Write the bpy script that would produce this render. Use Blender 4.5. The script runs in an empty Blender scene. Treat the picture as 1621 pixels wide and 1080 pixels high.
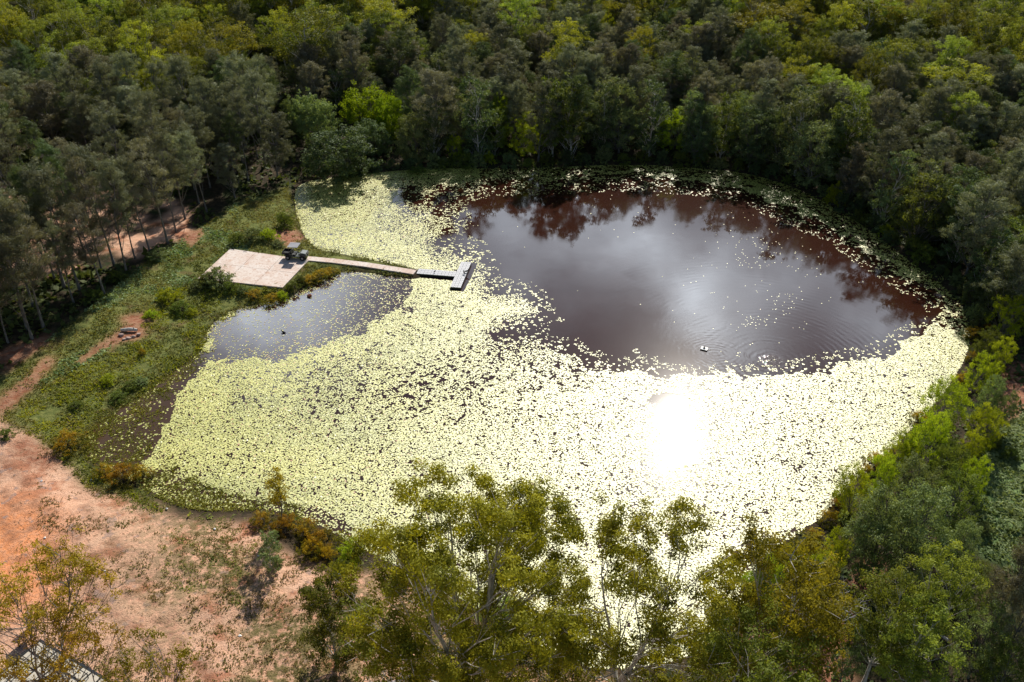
import bpy, math, random
import numpy as np
from mathutils import Vector, Matrix
R = math.radians
rng = np.random.default_rng(7)
random.seed(7)
scene = bpy.context.scene
COL = scene.collection

# ------------------------------------------------------------------ camera
CAMH = 60.0; FOC = 1400.0; CX = 810.5; CY = 540.0
PITCH = math.atan(907 / 1400)
cp, sp = math.cos(PITCH), math.sin(PITCH)
cam = bpy.data.cameras.new('camera'); camo = bpy.data.objects.new('camera', cam); COL.objects.link(camo)
cam.sensor_width = 36; cam.lens = FOC / 1621 * 36; cam.clip_end = 6000; cam.clip_start = 0.5
camo.location = (0, 0, CAMH); camo.rotation_euler = (math.pi / 2 - PITCH, 0, 0)
scene.camera = camo
# ------------------------------------------------------------------ sun, sky
SUN_AZ = R(13.3); SUN_EL = R(38.3)
SDIR = Vector((math.sin(SUN_AZ) * math.cos(SUN_EL), math.cos(SUN_AZ) * math.cos(SUN_EL), math.sin(SUN_EL)))
sun = bpy.data.lights.new('sun', 'SUN'); sun.energy = 4.9; sun.angle = R(0.53); sun.color = (1.0, 0.94, 0.84)
suno = bpy.data.objects.new('sun', sun); COL.objects.link(suno)
suno.rotation_euler = SDIR.to_track_quat('Z', 'Y').to_euler(); suno.location = (40, 160, 120)
scene.view_settings.view_transform = 'Standard'; scene.view_settings.look = 'None'
scene.view_settings.exposure = 0.22; scene.view_settings.gamma = 1.0
world = bpy.data.worlds.new('World'); scene.world = world; world.use_nodes = True
wn = world.node_tree.nodes; wl = world.node_tree.links; wn.clear()


def ray(px, py):
    u = (px - CX) / FOC; v = (py - CY) / FOC
    return np.array([u, cp - v * sp, -sp - v * cp])


def G(px, py, z=0.0):
    """photo pixel -> world point on the level z"""
    d = ray(px, py); t = (CAMH - z) / -d[2]
    return np.array([d[0] * t, d[1] * t, z])


def Gv(P, z=0.0):
    return np.array([G(a, b, z)[:2] for a, b in P])


def to_px(x, y, z=0.0):
    dz = CAMH - z
    Z = y * cp + dz * sp
    Z = np.maximum(Z, 0.1)
    return CX + FOC * x / Z, CY + FOC * (-y * sp + dz * cp) / Z


def depth(x, y, z):
    return y * cp + (CAMH - z) * sp


def wnode(t, **k):
    n = wn.new(t)
    for a, b in k.items(): setattr(n, a, b)
    return n


sky = wnode('ShaderNodeTexSky'); sky.sky_type = 'NISHITA'; sky.sun_disc = False
sky.sun_elevation = SUN_EL; sky.sun_rotation = SUN_AZ; sky.air_density = 1.0; sky.dust_density = 0.3; sky.ozone_density = 1.0
bg1 = wnode('ShaderNodeBackground'); bg1.inputs[1].default_value = 0.06
wl.new(sky.outputs[0], bg1.inputs[0])
tc = wnode('ShaderNodeTexCoord')
nz = wnode('ShaderNodeTexNoise'); nz.inputs['Scale'].default_value = 4.5; nz.inputs['Detail'].default_value = 7
nz.inputs['Roughness'].default_value = 0.6
wl.new(tc.outputs['Generated'], nz.inputs['Vector'])
# distorted direction for the cloud masses
sub = wnode('ShaderNodeVectorMath', operation='SUBTRACT'); sub.inputs[1].default_value = (0.5, 0.5, 0.5)
wl.new(nz.outputs['Color'], sub.inputs[0])
scl = wnode('ShaderNodeVectorMath', operation='SCALE'); scl.inputs['Scale'].default_value = 0.15
wl.new(sub.outputs[0], scl.inputs[0])
addv = wnode('ShaderNodeVectorMath', operation='ADD'); wl.new(tc.outputs['Generated'], addv.inputs[0]); wl.new(scl.outputs[0], addv.inputs[1])
nrm = wnode('ShaderNodeVectorMath', operation='NORMALIZE'); wl.new(addv.outputs[0], nrm.inputs[0])


def wmath(op, a, b=None, clamp=False):
    n = wnode('ShaderNodeMath', operation=op); n.use_clamp = clamp
    for i, v in enumerate((a, b)):
        if v is None: continue
        if isinstance(v, (int, float)): n.inputs[i].default_value = v
        else: wl.new(v, n.inputs[i])
    return n.outputs[0]


# cloud masses: (azimuth/elevation as the water mirrors them, angular radius deg, strength)
CLOUDS = [((860, 385), 4.5, .36), ((960, 365), 3.5, .42), ((760, 345), 4.5, .45), ((1035, 395), 2.4, .45), ((1075, 425), 1.8, .50), ((1105, 470), 1.5, .70),
          ((1140, 430), 1.3, .40), ((1122, 505), 1.4, .65), ((1145, 540), 1.8, .60), ((1190, 560), 2.2, .35), ((1225, 455), 2.0, .35), ((1400, 515), 2.2, .45),
          ((1290, 370), 5.0, .35), ((410, 510), 3.2, 1.4), ((500, 465), 3.2, 1.6), ((600, 350), 4, .7), ((1170, 350), 3, .35), ((1430, 450), 3, .3)]
acc = None
for (q, rad, st) in CLOUDS:
    d = ray(*q); d = d / np.linalg.norm(d); d[2] = -d[2]
    dt = wnode('ShaderNodeVectorMath', operation='DOT_PRODUCT'); wl.new(nrm.outputs[0], dt.inputs[0]); dt.inputs[1].default_value = tuple(d)
    k = 1.0 / (1 - math.cos(R(rad)))
    e = wmath('MULTIPLY', wmath('SUBTRACT', dt.outputs['Value'], 1.0), k * 0.9)
    e = wmath('MULTIPLY', wmath('EXPONENT', e), st)
    acc = e if acc is None else wmath('ADD', acc, e)
nb = wnode('ShaderNodeTexNoise'); nb.inputs['Scale'].default_value = 3.0; nb.inputs['Detail'].default_value = 6
mp = wnode('ShaderNodeMapping'); mp.inputs['Scale'].default_value = (1, 1, 2.5); wl.new(tc.outputs['Generated'], mp.inputs[0]); wl.new(mp.outputs[0], nb.inputs['Vector'])
wisp = wmath('MULTIPLY', wmath('SUBTRACT', nb.outputs['Fac'], 0.42), 0.9, True)
tot = wmath('ADD', acc, wmath('ADD', wmath('MULTIPLY', wisp, 0.5), 0.02))
mod = wmath('MULTIPLY', tot, wmath('MAXIMUM', wmath('MULTIPLY', wmath('SUBTRACT', nz.outputs['Fac'], 0.33), 6.0), 0.28))
# brighter towards the sun
ds = wnode('ShaderNodeVectorMath', operation='DOT_PRODUCT'); wl.new(tc.outputs['Generated'], ds.inputs[0]); ds.inputs[1].default_value = tuple(SDIR)
near = wmath('POWER', wmath('MAXIMUM', ds.outputs['Value'], 0.0), 6.0)
CLOUD_K = 2.7
cstr = wmath('MULTIPLY', mod, wmath('ADD', wmath('MULTIPLY', near, CLOUD_K), 0.12))
bg2 = wnode('ShaderNodeBackground'); bg2.inputs[0].default_value = (0.82, 0.91, 1.0, 1); wl.new(cstr, bg2.inputs[1])
ads = wnode('ShaderNodeAddShader'); wl.new(bg1.outputs[0], ads.inputs[0]); wl.new(bg2.outputs[0], ads.inputs[1])
wo = wnode('ShaderNodeOutputWorld'); wl.new(ads.outputs[0], wo.inputs[0])

# ------------------------------------------------------------------ noise helpers
def _hash(ix, iy, s):
    h = (ix * 374761393 + iy * 668265263 + s * 974711) & 0xffffffff
    h = ((h ^ (h >> 13)) * 1274126177) & 0xffffffff
    return ((h ^ (h >> 16)) & 0xffff) / 65535.0


def vnoise(x, y, s=0):
    x = np.asarray(x, float); y = np.asarray(y, float)
    ix = np.floor(x).astype(np.int64); iy = np.floor(y).astype(np.int64)
    fx = x - ix; fy = y - iy; fx = fx * fx * (3 - 2 * fx); fy = fy * fy * (3 - 2 * fy)
    a = _hash(ix, iy, s); b = _hash(ix + 1, iy, s); c = _hash(ix, iy + 1, s); d = _hash(ix + 1, iy + 1, s)
    return (a * (1 - fx) + b * fx) * (1 - fy) + (c * (1 - fx) + d * fx) * fy


def fbm(x, y, s=0, o=4):
    v = 0; a = .5; t = 0
    for i in range(o):
        v = v + a * vnoise(x * 2 ** i, y * 2 ** i, s + i * 17); t += a; a *= .5
    return v / t


def inside(poly, x, y):
    poly = np.asarray(poly, float); c = np.zeros(np.shape(x), bool)
    n = len(poly); j = n - 1
    for i in range(n):
        xi, yi = poly[i]; xj, yj = poly[j]
        if yi != yj:
            m = ((yi > y) != (yj > y)) & (x < (xj - xi) * (y - yi) / (yj - yi) + xi)
            c ^= m
        j = i
    return c


def seg_dist(poly, x, y, closed=True):
    poly = np.asarray(poly, float); n = len(poly)
    best = np.full(np.shape(x), 1e9)
    for i in range(n if closed else n - 1):
        a = poly[i]; b = poly[(i + 1) % n]; ab = b - a; L = (ab ** 2).sum() + 1e-9
        t = np.clip(((x - a[0]) * ab[0] + (y - a[1]) * ab[1]) / L, 0, 1)
        best = np.minimum(best, np.hypot(x - a[0] - t * ab[0], y - a[1] - t * ab[1]))
    return best


def chaikin(P, n=2):
    P = np.asarray(P, float)
    for _ in range(n):
        Q = np.roll(P, -1, 0)
        P = np.stack([P * .75 + Q * .25, P * .25 + Q * .75], 1).reshape(-1, 2)
    return P


# ------------------------------------------------------------------ the lie of the land
SHORE_PX = [(474, 292), (500, 284), (560, 279), (600, 273), (660, 268), (730, 266), (800, 268), (860, 266), (920, 263), (980, 261), (1040, 262),
            (1100, 266), (1160, 271), (1210, 281), (1260, 298), (1310, 322), (1360, 352), (1410, 390), (1455, 425), (1500, 457), (1528, 490),
            (1536, 528), (1532, 558), (1515, 592), (1495, 622), (1470, 650), (1440, 682), (1415, 710), (1385, 738), (1345, 765), (1322, 795),
            (1298, 822), (1260, 848), (1228, 868), (1200, 890), (1185, 940), (1150, 1000), (1090, 1040), (1030, 1056), (960, 1060), (900, 1050),
            (850, 1020), (790, 985), (740, 955), (680, 915), (600, 885), (540, 850), (500, 828), (430, 806), (380, 806), (320, 808), (262, 792),
            (225, 770), (180, 745), (135, 725), (130, 690), (165, 655), (225, 622), (285, 580), (318, 552), (330, 520), (352, 498), (385, 487), (425, 478),
            (450, 466), (485, 455), (512, 440), (540, 430), (570, 429), (610, 434), (652, 441), (658, 436), (656, 425), (615, 417), (570, 408), (535, 401), (505, 396), (490, 385),
            (478, 368), (468, 335), (466, 305)]
SHORE = chaikin(Gv(SHORE_PX), 2)


def shore_d(x, y):
    d = seg_dist(SHORE, x, y)
    return np.where(inside(SHORE, x, y), -d, d)


PAD_Z = 0.95
PADQ = [G(364.4, 393.7, PAD_Z), G(488.9, 411.5, PAD_Z), G(447.4, 455.2, PAD_Z), G(313, 440.8, PAD_Z)]
PADXY = np.array([p[:2] for p in PADQ])
PATH_PTS = [G(486, 409, .93), G(530, 413, .6), G(580, 419, .5), (0, 0, 0)]
PATH_PTS[3] = G(657, 431, .42)
PATH_PTS = np.array(PATH_PTS)


def ground_z(x, y, d=None):
    if d is None: d = shore_d(x, y)
    s = np.clip(d / 8, 0, 1); s = s * s * (3 - 2 * s)
    z = np.where(d < 0, np.maximum(-0.9, 0.22 * d) + 0.0, 0.05 + .06 * np.clip(d, 0, 2) + 0.75 * s)
    far = np.clip((d - 10) / 60, 0, 1)
    z = z + far * (fbm(x / 30, y / 30, 5, 3) - .4) * 2.2
    z = z + np.where(d > 0, (fbm(x / 2.2, y / 2.2, 9, 3) - .5) * .5 * np.clip(d / 3, 0, 1), 0)
    # levelled under slab and path
    dp = seg_dist(PADXY, x, y); dp = np.where(inside(PADXY, x, y), 0, dp)
    w = np.clip(1 - dp / 2.0, 0, 1); z = z * (1 - w) + np.minimum(z, PAD_Z - .14) * w * 0 + (PAD_Z - .16) * w
    dq = seg_dist(PATH_PTS[:, :2], x, y, False)
    tt = np.clip((x - PATH_PTS[0, 0]) / (PATH_PTS[3, 0] - PATH_PTS[0, 0]), 0, 1)
    zz = np.interp(tt, [0, .3, .6, 1], [.8, .45, .36, .28])
    w = np.clip(1 - (dq - .7) / .9, 0, 1); z = z * (1 - w) + zz * w
    return z


# ------------------------------------------------------------------ material helpers
class MB:
    def __init__(s, name):
        s.m = bpy.data.materials.new(name); s.m.use_nodes = True; s.t = s.m.node_tree; s.t.nodes.clear()
        s.out = s.n('ShaderNodeOutputMaterial')

    def n(s, t, **k):
        x = s.t.nodes.new(t)
        for a, b in k.items(): setattr(x, a, b)
        return x

    def l(s, a, b): s.t.links.new(a, b)

    def attr(s, name, out='Fac'):
        return s.n('ShaderNodeAttribute', attribute_name=name).outputs[out]

    def math(s, op, a, b=None, c=None, clamp=False):
        n = s.n('ShaderNodeMath', operation=op); n.use_clamp = clamp
        for i, v in enumerate((a, b, c)):
            if v is None: continue
            if isinstance(v, (int, float)): n.inputs[i].default_value = v
            else: s.l(v, n.inputs[i])
        return n.outputs[0]

    def mix(s, f, a, b, blend='MIX'):
        n = s.n('ShaderNodeMix', data_type='RGBA', blend_type=blend)
        for i, v in ((0, f), (6, a), (7, b)):
            if isinstance(v, (int, float)): n.inputs[i].default_value = v
            elif isinstance(v, tuple): n.inputs[i].default_value = (*v[:3], 1)
            else: s.l(v, n.inputs[i])
        return n.outputs[2]

    def noise(s, scale, detail=4, vec=None, rough=.55, out='Fac', dist=0):
        n = s.n('ShaderNodeTexNoise'); n.inputs['Scale'].default_value = scale; n.inputs['Detail'].default_value = detail
        n.inputs['Roughness'].default_value = rough; n.inputs['Distortion'].default_value = dist
        if vec is not None: s.l(vec, n.inputs['Vector'])
        return n.outputs[out]

    def ramp(s, f, lo, hi):
        n = s.n('ShaderNodeMapRange'); s.l(f, n.inputs[0]); n.inputs[1].default_value = lo; n.inputs[2].default_value = hi
        n.interpolation_type = 'SMOOTHSTEP'
        return n.outputs[0]

    def bsdf(s, color, rough=.6, spec=.3, metal=0, bump=None, bstr=.3, bdist=.05):
        b = s.n('ShaderNodeBsdfPrincipled')
        for nm, v in (('Base Color', color), ('Roughness', rough), ('Specular IOR Level', spec), ('Metallic', metal)):
            if isinstance(v, (int, float)): b.inputs[nm].default_value = v
            elif isinstance(v, tuple): b.inputs[nm].default_value = (*v[:3], 1)
            else: s.l(v, b.inputs[nm])
        if bump is not None:
            u = s.n('ShaderNodeBump'); u.inputs['Strength'].default_value = bstr; u.inputs['Distance'].default_value = bdist
            s.l(bump, u.inputs['Height']); s.l(u.outputs[0], b.inputs['Normal'])
        return b

    def done(s, sh):
        s.l(sh, s.out.inputs[0]); return s.m


def objco(m): return m.n('ShaderNodeTexCoord').outputs['Object']


def leaf_mat(name, a, b, tip=None, trans=.38, spec=.10, rough=.6, vary=.25, hv=.035):
    m = MB(name)
    col = m.mix(m.attr('tint'), a, b)
    if tip is not None: col = m.mix(m.attr('tip'), col, tip)
    oi = m.n('ShaderNodeObjectInfo')
    hs = m.n('ShaderNodeHueSaturation'); m.l(col, hs.inputs['Color'])
    m.l(m.math('MULTIPLY_ADD', oi.outputs['Random'], hv, .5 - hv / 2), hs.inputs['Hue'])
    m.l(m.math('MULTIPLY_ADD', oi.outputs['Random'], vary * 2, 1 - vary), hs.inputs['Value'])
    pr = m.bsdf(hs.outputs[0], rough, spec)
    tr = m.n('ShaderNodeBsdfTranslucent')
    tcx = m.mix(1.0, hs.outputs[0], (1.35, 1.25, .55), 'MULTIPLY'); m.l(tcx, tr.inputs[0])
    mx = m.n('ShaderNodeMixShader'); mx.inputs[0].default_value = trans
    m.l(pr.outputs[0], mx.inputs[1]); m.l(tr.outputs[0], mx.inputs[2])
    return m.done(mx.outputs[0])


def bark_mat(name, a, b, sc=6):
    m = MB(name); v = objco(m)
    mp_ = m.n('ShaderNodeMapping'); mp_.inputs['Scale'].default_value = (1, 1, .3); m.l(v, mp_.inputs[0])
    f = m.noise(sc, 4, mp_.outputs[0])
    return m.done(m.bsdf(m.mix(m.ramp(f, .35, .65), a, b), .8, .15, bump=f, bstr=.5).outputs[0])


def plain(name, c, rough=.5, spec=.4, metal=0, var=.12, sc=8):
    m = MB(name); f = m.noise(sc, 4, objco(m))
    c2 = tuple(x * (1 - var * 2) for x in c)
    return m.done(m.bsdf(m.mix(f, c, c2), rough, spec, metal, bump=f, bstr=.12, bdist=.02).outputs[0])


# ------------------------------------------------------------------ mesh helpers
def np_mesh(name, V, F, mat=None, attrs=None, smooth=False, mats=None, midx=None):
    """F: (n,k) int array or list of such arrays. attrs: name -> per-face value"""
    if not isinstance(F, list): F = [F]
    me = bpy.data.meshes.new(name)
    V = np.ascontiguousarray(V, np.float32)
    me.vertices.add(len(V)); me.vertices.foreach_set('co', V.ravel())
    li = np.concatenate([f.ravel() for f in F]).astype(np.int32)
    tot = np.concatenate([np.full(len(f), f.shape[1]) for f in F]).astype(np.int32)
    st = np.concatenate([[0], np.cumsum(tot)[:-1]]).astype(np.int32)
    me.loops.add(len(li)); me.loops.foreach_set('vertex_index', li)
    me.polygons.add(len(tot)); me.polygons.foreach_set('loop_start', st)
    me.update(calc_edges=True)
    if midx is not None: me.polygons.foreach_set('material_index', np.asarray(midx, np.int32))
    me.polygons.foreach_set('use_smooth', np.full(len(tot), smooth))
    for k, v in (attrs or {}).items():
        v = np.asarray(v, np.float32)
        dom = 'FACE' if len(v) == len(tot) and len(v) != len(V) else 'POINT'
        a = me.attributes.new(k, 'FLOAT', dom); a.data.foreach_set('value', v)
    for mm in (mats or ([mat] if mat else [])): me.materials.append(mm)
    return me


def link(name, me, parent=None, loc=None):
    o = bpy.data.objects.new(name, me); COL.objects.link(o)
    if parent is not None: o.parent = parent
    if loc is not None: o.location = loc
    return o


def tag(o, label=None, cat=None, group=None, kind=None):
    if label: o['label'] = label
    if cat: o['category'] = cat
    if group: o['group'] = group
    if kind: o['kind'] = kind
    return o


def thing(name, label, cat, loc=(0, 0, 0), rz=0, group=None):
    o = bpy.data.objects.new(name, None); COL.objects.link(o); o.empty_display_size = .3
    o.location = loc; o.rotation_euler = (0, 0, rz)
    return tag(o, label, cat, group)


class GB:
    """collects shapes into one mesh"""
    def __init__(s): s.V = []; s.F4 = []; s.n = 0

    def add(s, V, F):
        V = np.asarray(V, float); s.V.append(V); s.F4.append(np.asarray(F) + s.n); s.n += len(V)

    def box(s, c, d, rz=0, taper=1.0, rx=0, ry=0):
        h = np.array(d) / 2
        V = np.array([[x, y, z] for z in (-1, 1) for y in (-1, 1) for x in (-1, 1)], float)
        V[V[:, 2] > 0, :2] *= taper
        V = V * h
        M = np.array(Matrix.Rotation(rz, 3, 'Z') @ Matrix.Rotation(ry, 3, 'Y') @ Matrix.Rotation(rx, 3, 'X'))
        V = V @ M.T + np.array(c)
        s.add(V, [[0, 2, 3, 1], [4, 5, 7, 6], [0, 1, 5, 4], [2, 6, 7, 3], [0, 4, 6, 2], [1, 3, 7, 5]])
        return s

    def tube(s, P, Rr, k=8, caps=True):
        V, F = tube(P, Rr, k); n0 = len(V)
        s.add(V, F)
        if caps:
            for ring, rev in ((V[:k], 1), (V[-k:], 0)):
                c = ring.mean(0); W = np.vstack([ring, c])
                f = [[i, (i + 1) % k, k, k] for i in range(k)]
                s.add(np.vstack([ring, c, c]), [[i, (i + 1) % k, k, k + 1] for i in range(k)])
        return s

    def mesh(s, name, mat, bevel=0):
        me = np_mesh(name, np.vstack(s.V), np.vstack(s.F4), mat)
        import bmesh
        bm = bmesh.new(); bm.from_mesh(me)
        bmesh.ops.remove_doubles(bm, verts=bm.verts, dist=1e-5) if bevel == 0 else None
        if bevel: bmesh.ops.bevel(bm, geom=list(bm.edges), offset=bevel, segments=1, affect='EDGES', clamp_overlap=True)
        bmesh.ops.recalc_face_normals(bm, faces=bm.faces)
        bm.to_mesh(me); bm.free()
        return me


def tube(P, Rr, k=6):
    P = np.asarray(P, float); n = len(P)
    Rr = np.broadcast_to(Rr, (n,)).astype(float)
    T = np.gradient(P, axis=0); T /= np.linalg.norm(T, axis=1)[:, None] + 1e-9
    ref = np.array([0.0, 0, 1]) if abs(T[0][2]) < .8 else np.array([1.0, 0, 0])
    A = np.cross(T, ref); A /= np.linalg.norm(A, axis=1)[:, None] + 1e-9
    B = np.cross(T, A)
    an = np.linspace(0, 2 * np.pi, k, endpoint=False)
    V = P[:, None] + (A[:, None] * np.cos(an)[None, :, None] + B[:, None] * np.sin(an)[None, :, None]) * Rr[:, None, None]
    i = np.arange(n - 1)[:, None] * k; j = np.arange(k)[None]
    j2 = (j + 1) % k
    F = np.stack([i + j, i + j2, i + k + j2, i + k + j], -1).reshape(-1, 4)
    return V.reshape(-1, 3), F


def bez(a, b, c, n=6):
    t = np.linspace(0, 1, n)[:, None]
    return (1 - t) ** 2 * a + 2 * t * (1 - t) * b + t * t * c


def leaf_quads(C, D, N, L, W):
    """diamond leaves: centre C, long direction D, sideways N"""
    a = C - D * (L / 2)[:, None]; b = C + D * (L / 2)[:, None]
    m = C - D * (L * .08)[:, None]
    l_ = m + N * (W / 2)[:, None]; r_ = m - N * (W / 2)[:, None]
    V = np.stack([a, r_, b, l_], 1).reshape(-1, 3)
    F = np.arange(len(C) * 4).reshape(-1, 4)
    return V, F


def unit(v): return v / (np.linalg.norm(v, axis=-1, keepdims=True) + 1e-9)


# ------------------------------------------------------------------ tree builder
def make_tree(seed, H=16, Rc=4.5, base=.35, K=45, leaves=5000, ls=.34, lw=.45, clump=1.25, droop=.3, style='gum',
              leaders=1, tr=.22, twig=2, flat=.7, bottom=.35, tipk=False, lean=0.0, k=5, bare=0.0):
    g = np.random.default_rng(seed)
    WV, WF, nv = [], [], 0

    def addt(P, Rr, kk=k):
        nonlocal nv
        V, F = tube(P, Rr, kk); WV.append(V); WF.append(F + nv); nv += len(V)
    # trunk and leaders
    ln = np.array([g.normal() * .06 + lean, g.normal() * .06, 0]) * H
    z0 = H * base * (.75 if leaders > 1 else 1)
    lead = []
    topz = H * (.93 if style != 'bush' else .6)
    if leaders == 1:
        P = np.array([[0, 0, -.4], [ln[0] * .1, ln[1] * .1, H * .2], ln * .4 + [g.normal() * .15, g.normal() * .15, H * .5],
                      ln * .8 + [g.normal() * .3, g.normal() * .3, H * .75], ln + [0, 0, topz]])
        tt = np.linspace(0, 1, 9); u = np.linspace(0, 1, 5)
        P = np.stack([np.interp(tt, u, P[:, i]) for i in range(3)], 1)
        addt(P, tr * (1 - .85 * tt) * (1 + .5 * np.exp(-tt * 14)), k + 1); lead.append((P, tr))
    else:
        fz = H * base * (.35 + .5 * g.random())
        P0 = np.array([[0, 0, -.4], [g.normal() * .1, g.normal() * .1, fz * .5], [g.normal() * .15, g.normal() * .15, fz]])
        addt(P0, [tr * 1.3, tr, tr * .9], k + 1)
        for i in range(leaders):
            an = 2 * np.pi * (i + g.random() * .6) / leaders; rr = Rc * (.3 + .3 * g.random())
            e = np.array([math.cos(an) * rr, math.sin(an) * rr, H * (.8 + .14 * g.random())]) + ln
            mpt = P0[-1] + (e - P0[-1]) * .45 + np.array([math.cos(an), math.sin(an), 0]) * Rc * .12 + [0, 0, -H * .02]
            P = bez(P0[-1], mpt, e, 9); P[1:-1] += g.normal(size=(7, 3)) * .12
            addt(P, tr * .68 * np.linspace(1, .15, 9), k + 1); lead.append((P, tr * .68))
    # clump centres
    zb = H * bottom; zt = H
    C = []
    tries = 0
    md = clump * (1.0 if style != 'sheoak' else .6)
    while len(C) < K and tries < K * 60:
        tries += 1
        t = g.random() ** .8
        if style == 'sheoak': rr = Rc * max(0, 1 - t ** 2.6) ** .6 * min(1, .5 + t * 2.4)
        elif style == 'bush': rr = Rc * math.sqrt(max(0, 1 - t * t)) * 1.0
        else: rr = Rc * math.sqrt(max(0, 1 - (abs(t - .52) / .55) ** 2.2))
        a = g.random() * 2 * np.pi
        # uneven outline
        rr *= .72 + .5 * vnoise(a * 1.1 + seed, t * 3 + seed * .3, seed)
        q = math.sqrt(g.random()) ** .7
        c = np.array([math.cos(a) * rr * q, math.sin(a) * rr * q, zb + (zt - zb) * t - clump * .3]) + ln * ((zb + (zt - zb) * t) / H)
        if C and min(np.sum((np.array(C) - c) ** 2, 1)) < md * md * .75: continue
        C.append(c)
    C = np.array(C); K = len(C)
    # limbs to each clump
    for c in C:
        P, r0 = lead[int(np.argmin([np.min(np.linalg.norm(Q[:, :2] - c[:2], axis=1)) + g.random() for Q, _ in lead]))]
        hd = np.linalg.norm(c[:2] - P[len(P) // 2, :2])
        want = c[2] - hd * (1.1 if style != 'bush' else .5) - H * .05
        want = max(want, P[0][2] + (H * base * .6 if leaders == 1 else .1))
        idx = int(np.argmin(abs(P[:, 2] - want))); s0 = P[idx]
        if s0[2] > c[2] - .1 and idx > 0: s0 = P[idx - 1]
        m_ = s0 * .5 + c * .5 + np.array([0, 0, -.12 * hd]) + g.normal(size=3) * .08 * hd
        B = bez(s0, m_, c, 6); B[1:-1] += g.normal(size=(4, 3)) * .03 * hd
        rb = max(.022, r0 * .38 * (1 - idx / len(P)) + .02)
        addt(B, np.linspace(rb, .015, 6), 4)
        for _ in range(twig):
            i0 = g.integers(2, 5); e = c + unit(g.normal(size=3)) * clump * .9 + [0, 0, clump * .2]
            addt(bez(B[i0], (B[i0] + e) / 2 + [0, 0, -.1], e, 4), np.linspace(.018, .008, 4), 3)
    if bare > 0:
        for i in range(int(bare)):
            c = C[g.integers(K)]; e = c + unit(g.normal(size=3) + [0, 0, .8]) * clump * 1.4
            addt(bez(c, (c + e) / 2 + g.normal(size=3) * .15, e, 4), np.linspace(.03, .01, 4), 3)
    trunk = np_mesh('trunk', np.vstack(WV), np.vstack(WF), smooth=True)
    if leaves == 0: return None, trunk
    # leaves in sub-clumps
    SN = 6
    per = max(1, leaves // (K * SN))
    sc = C[:, None] + (g.normal(size=(K, SN, 3)) * [1, 1, flat] * clump * .52)
    ctint = g.random((K, 1, 1)) * .5 + g.random((K, SN, 1)) * .3
    X = sc[:, :, None] + unit(g.normal(size=(K, SN, per, 3))) * (g.random((K, SN, per, 1)) ** .45) * clump * .5 * np.array([1, 1, flat])
    tint = np.clip(ctint + g.random((K, SN, per)) * .35 - .05, 0, 1).ravel()
    X = X.reshape(-1, 3); n = len(X)
    cen = np.broadcast_to((sc * .55 + C[:, None] * .45)[:, :, None] - np.array([0, 0, clump * .15]), (K, SN, per, 3)).reshape(-1, 3)
    on = unit(unit(X - cen) * 1.0 + g.normal(size=(n, 3)) * .42)
    D = g.normal(size=(n, 3)) + np.array([0, 0, -droop * 2.5]); D = unit(D - on * (D * on).sum(1)[:, None])
    if style == 'sheoak':
        out = X - np.array([0, 0, 0]); out[:, 2] = 0; out = unit(out)
        D = out * .6 + np.array([0, 0, .8 - droop]) + g.normal(size=(n, 3)) * .55; D = unit(D - .6 * on * (D * on).sum(1)[:, None])
    N = unit(np.cross(D, on))
    L = ls * (.65 + .7 * g.random(n)); W = L * lw
    V, F = leaf_quads(X, D, N, L, W)
    at = {'tint': tint}
    if tipk:
        hz = (X[:, 2] - X[:, 2].min()) / (np.ptp(X[:, 2]) + 1e-6)
        at['tip'] = np.clip((hz * 1.1 + vnoise(X[:, 0] * 1.6, X[:, 1] * 1.6, seed) * .9 - .85) * 2.2, 0, 1)
    crown = np_mesh('crown', V, F, attrs=at)
    return crown, trunk


# ------------------------------------------------------------------ ground zones (colours of the earth itself)
Z_SOIL = [(-80, 640), (40, 672), (85, 722), (150, 772), (215, 792), (262, 812), (330, 826), (400, 832), (450, 868), (520, 905), (600, 905), (680, 935),
          (740, 965), (800, 1010), (860, 1060), (1000, 1130), (-200, 1200)]
Z_BANK = [(-80, 640), (0, 596), (120, 505), (240, 408), (330, 352), (380, 318), (455, 296), (470, 330), (480, 372), (500, 392), (560, 402), (650, 424), (650, 440), (545, 432),
          (450, 470), (335, 520), (320, 556), (140, 690), (140, 735), (250, 800), (260, 815), (215, 795), (140, 775), (60, 695), (0, 668)]
Z_REDS = [[(-20, 650), (75, 562), (90, 572), (60, 610), (0, 662)], [(118, 572), (190, 520), (225, 512), (235, 528), (165, 552), (135, 575)],
          [(285, 372), (318, 358), (322, 372), (296, 392)], [(430, 372), (470, 360), (482, 376), (450, 392)], [(0, 560), (70, 528), (76, 545), (10, 592)],
          [(190, 500), (240, 492), (250, 508), (196, 516)], [(20, 690), (110, 730), (60, 742), (10, 720)]]
Z_GROVE = [(-40, 300), (110, 262), (200, 300), (285, 322), (300, 372), (200, 410), (60, 440), (-40, 470)]
Z_MEAD = [(1555, 720), (1585, 680), (1640, 640), (1700, 700), (1700, 900), (1640, 905), (1560, 880), (1535, 860), (1550, 800)]
Z_RSOIL = [[(1592, 590), (1640, 560), (1700, 620), (1700, 700), (1615, 690), (1590, 670)], [(1365, 880), (1400, 880), (1395, 920), (1350, 930)],
           [(1290, 960), (1350, 960), (1345, 1100), (1290, 1100)], [(1385, 690), (1415, 660), (1405, 700)]]
Z_FORESTRED = [[(1180, 990), (1330, 930), (1330, 1120), (1150, 1120)]]
Z_ORANGE = [(-60, 770), (90, 800), (110, 880), (90, 960), (-60, 1000)]


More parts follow.
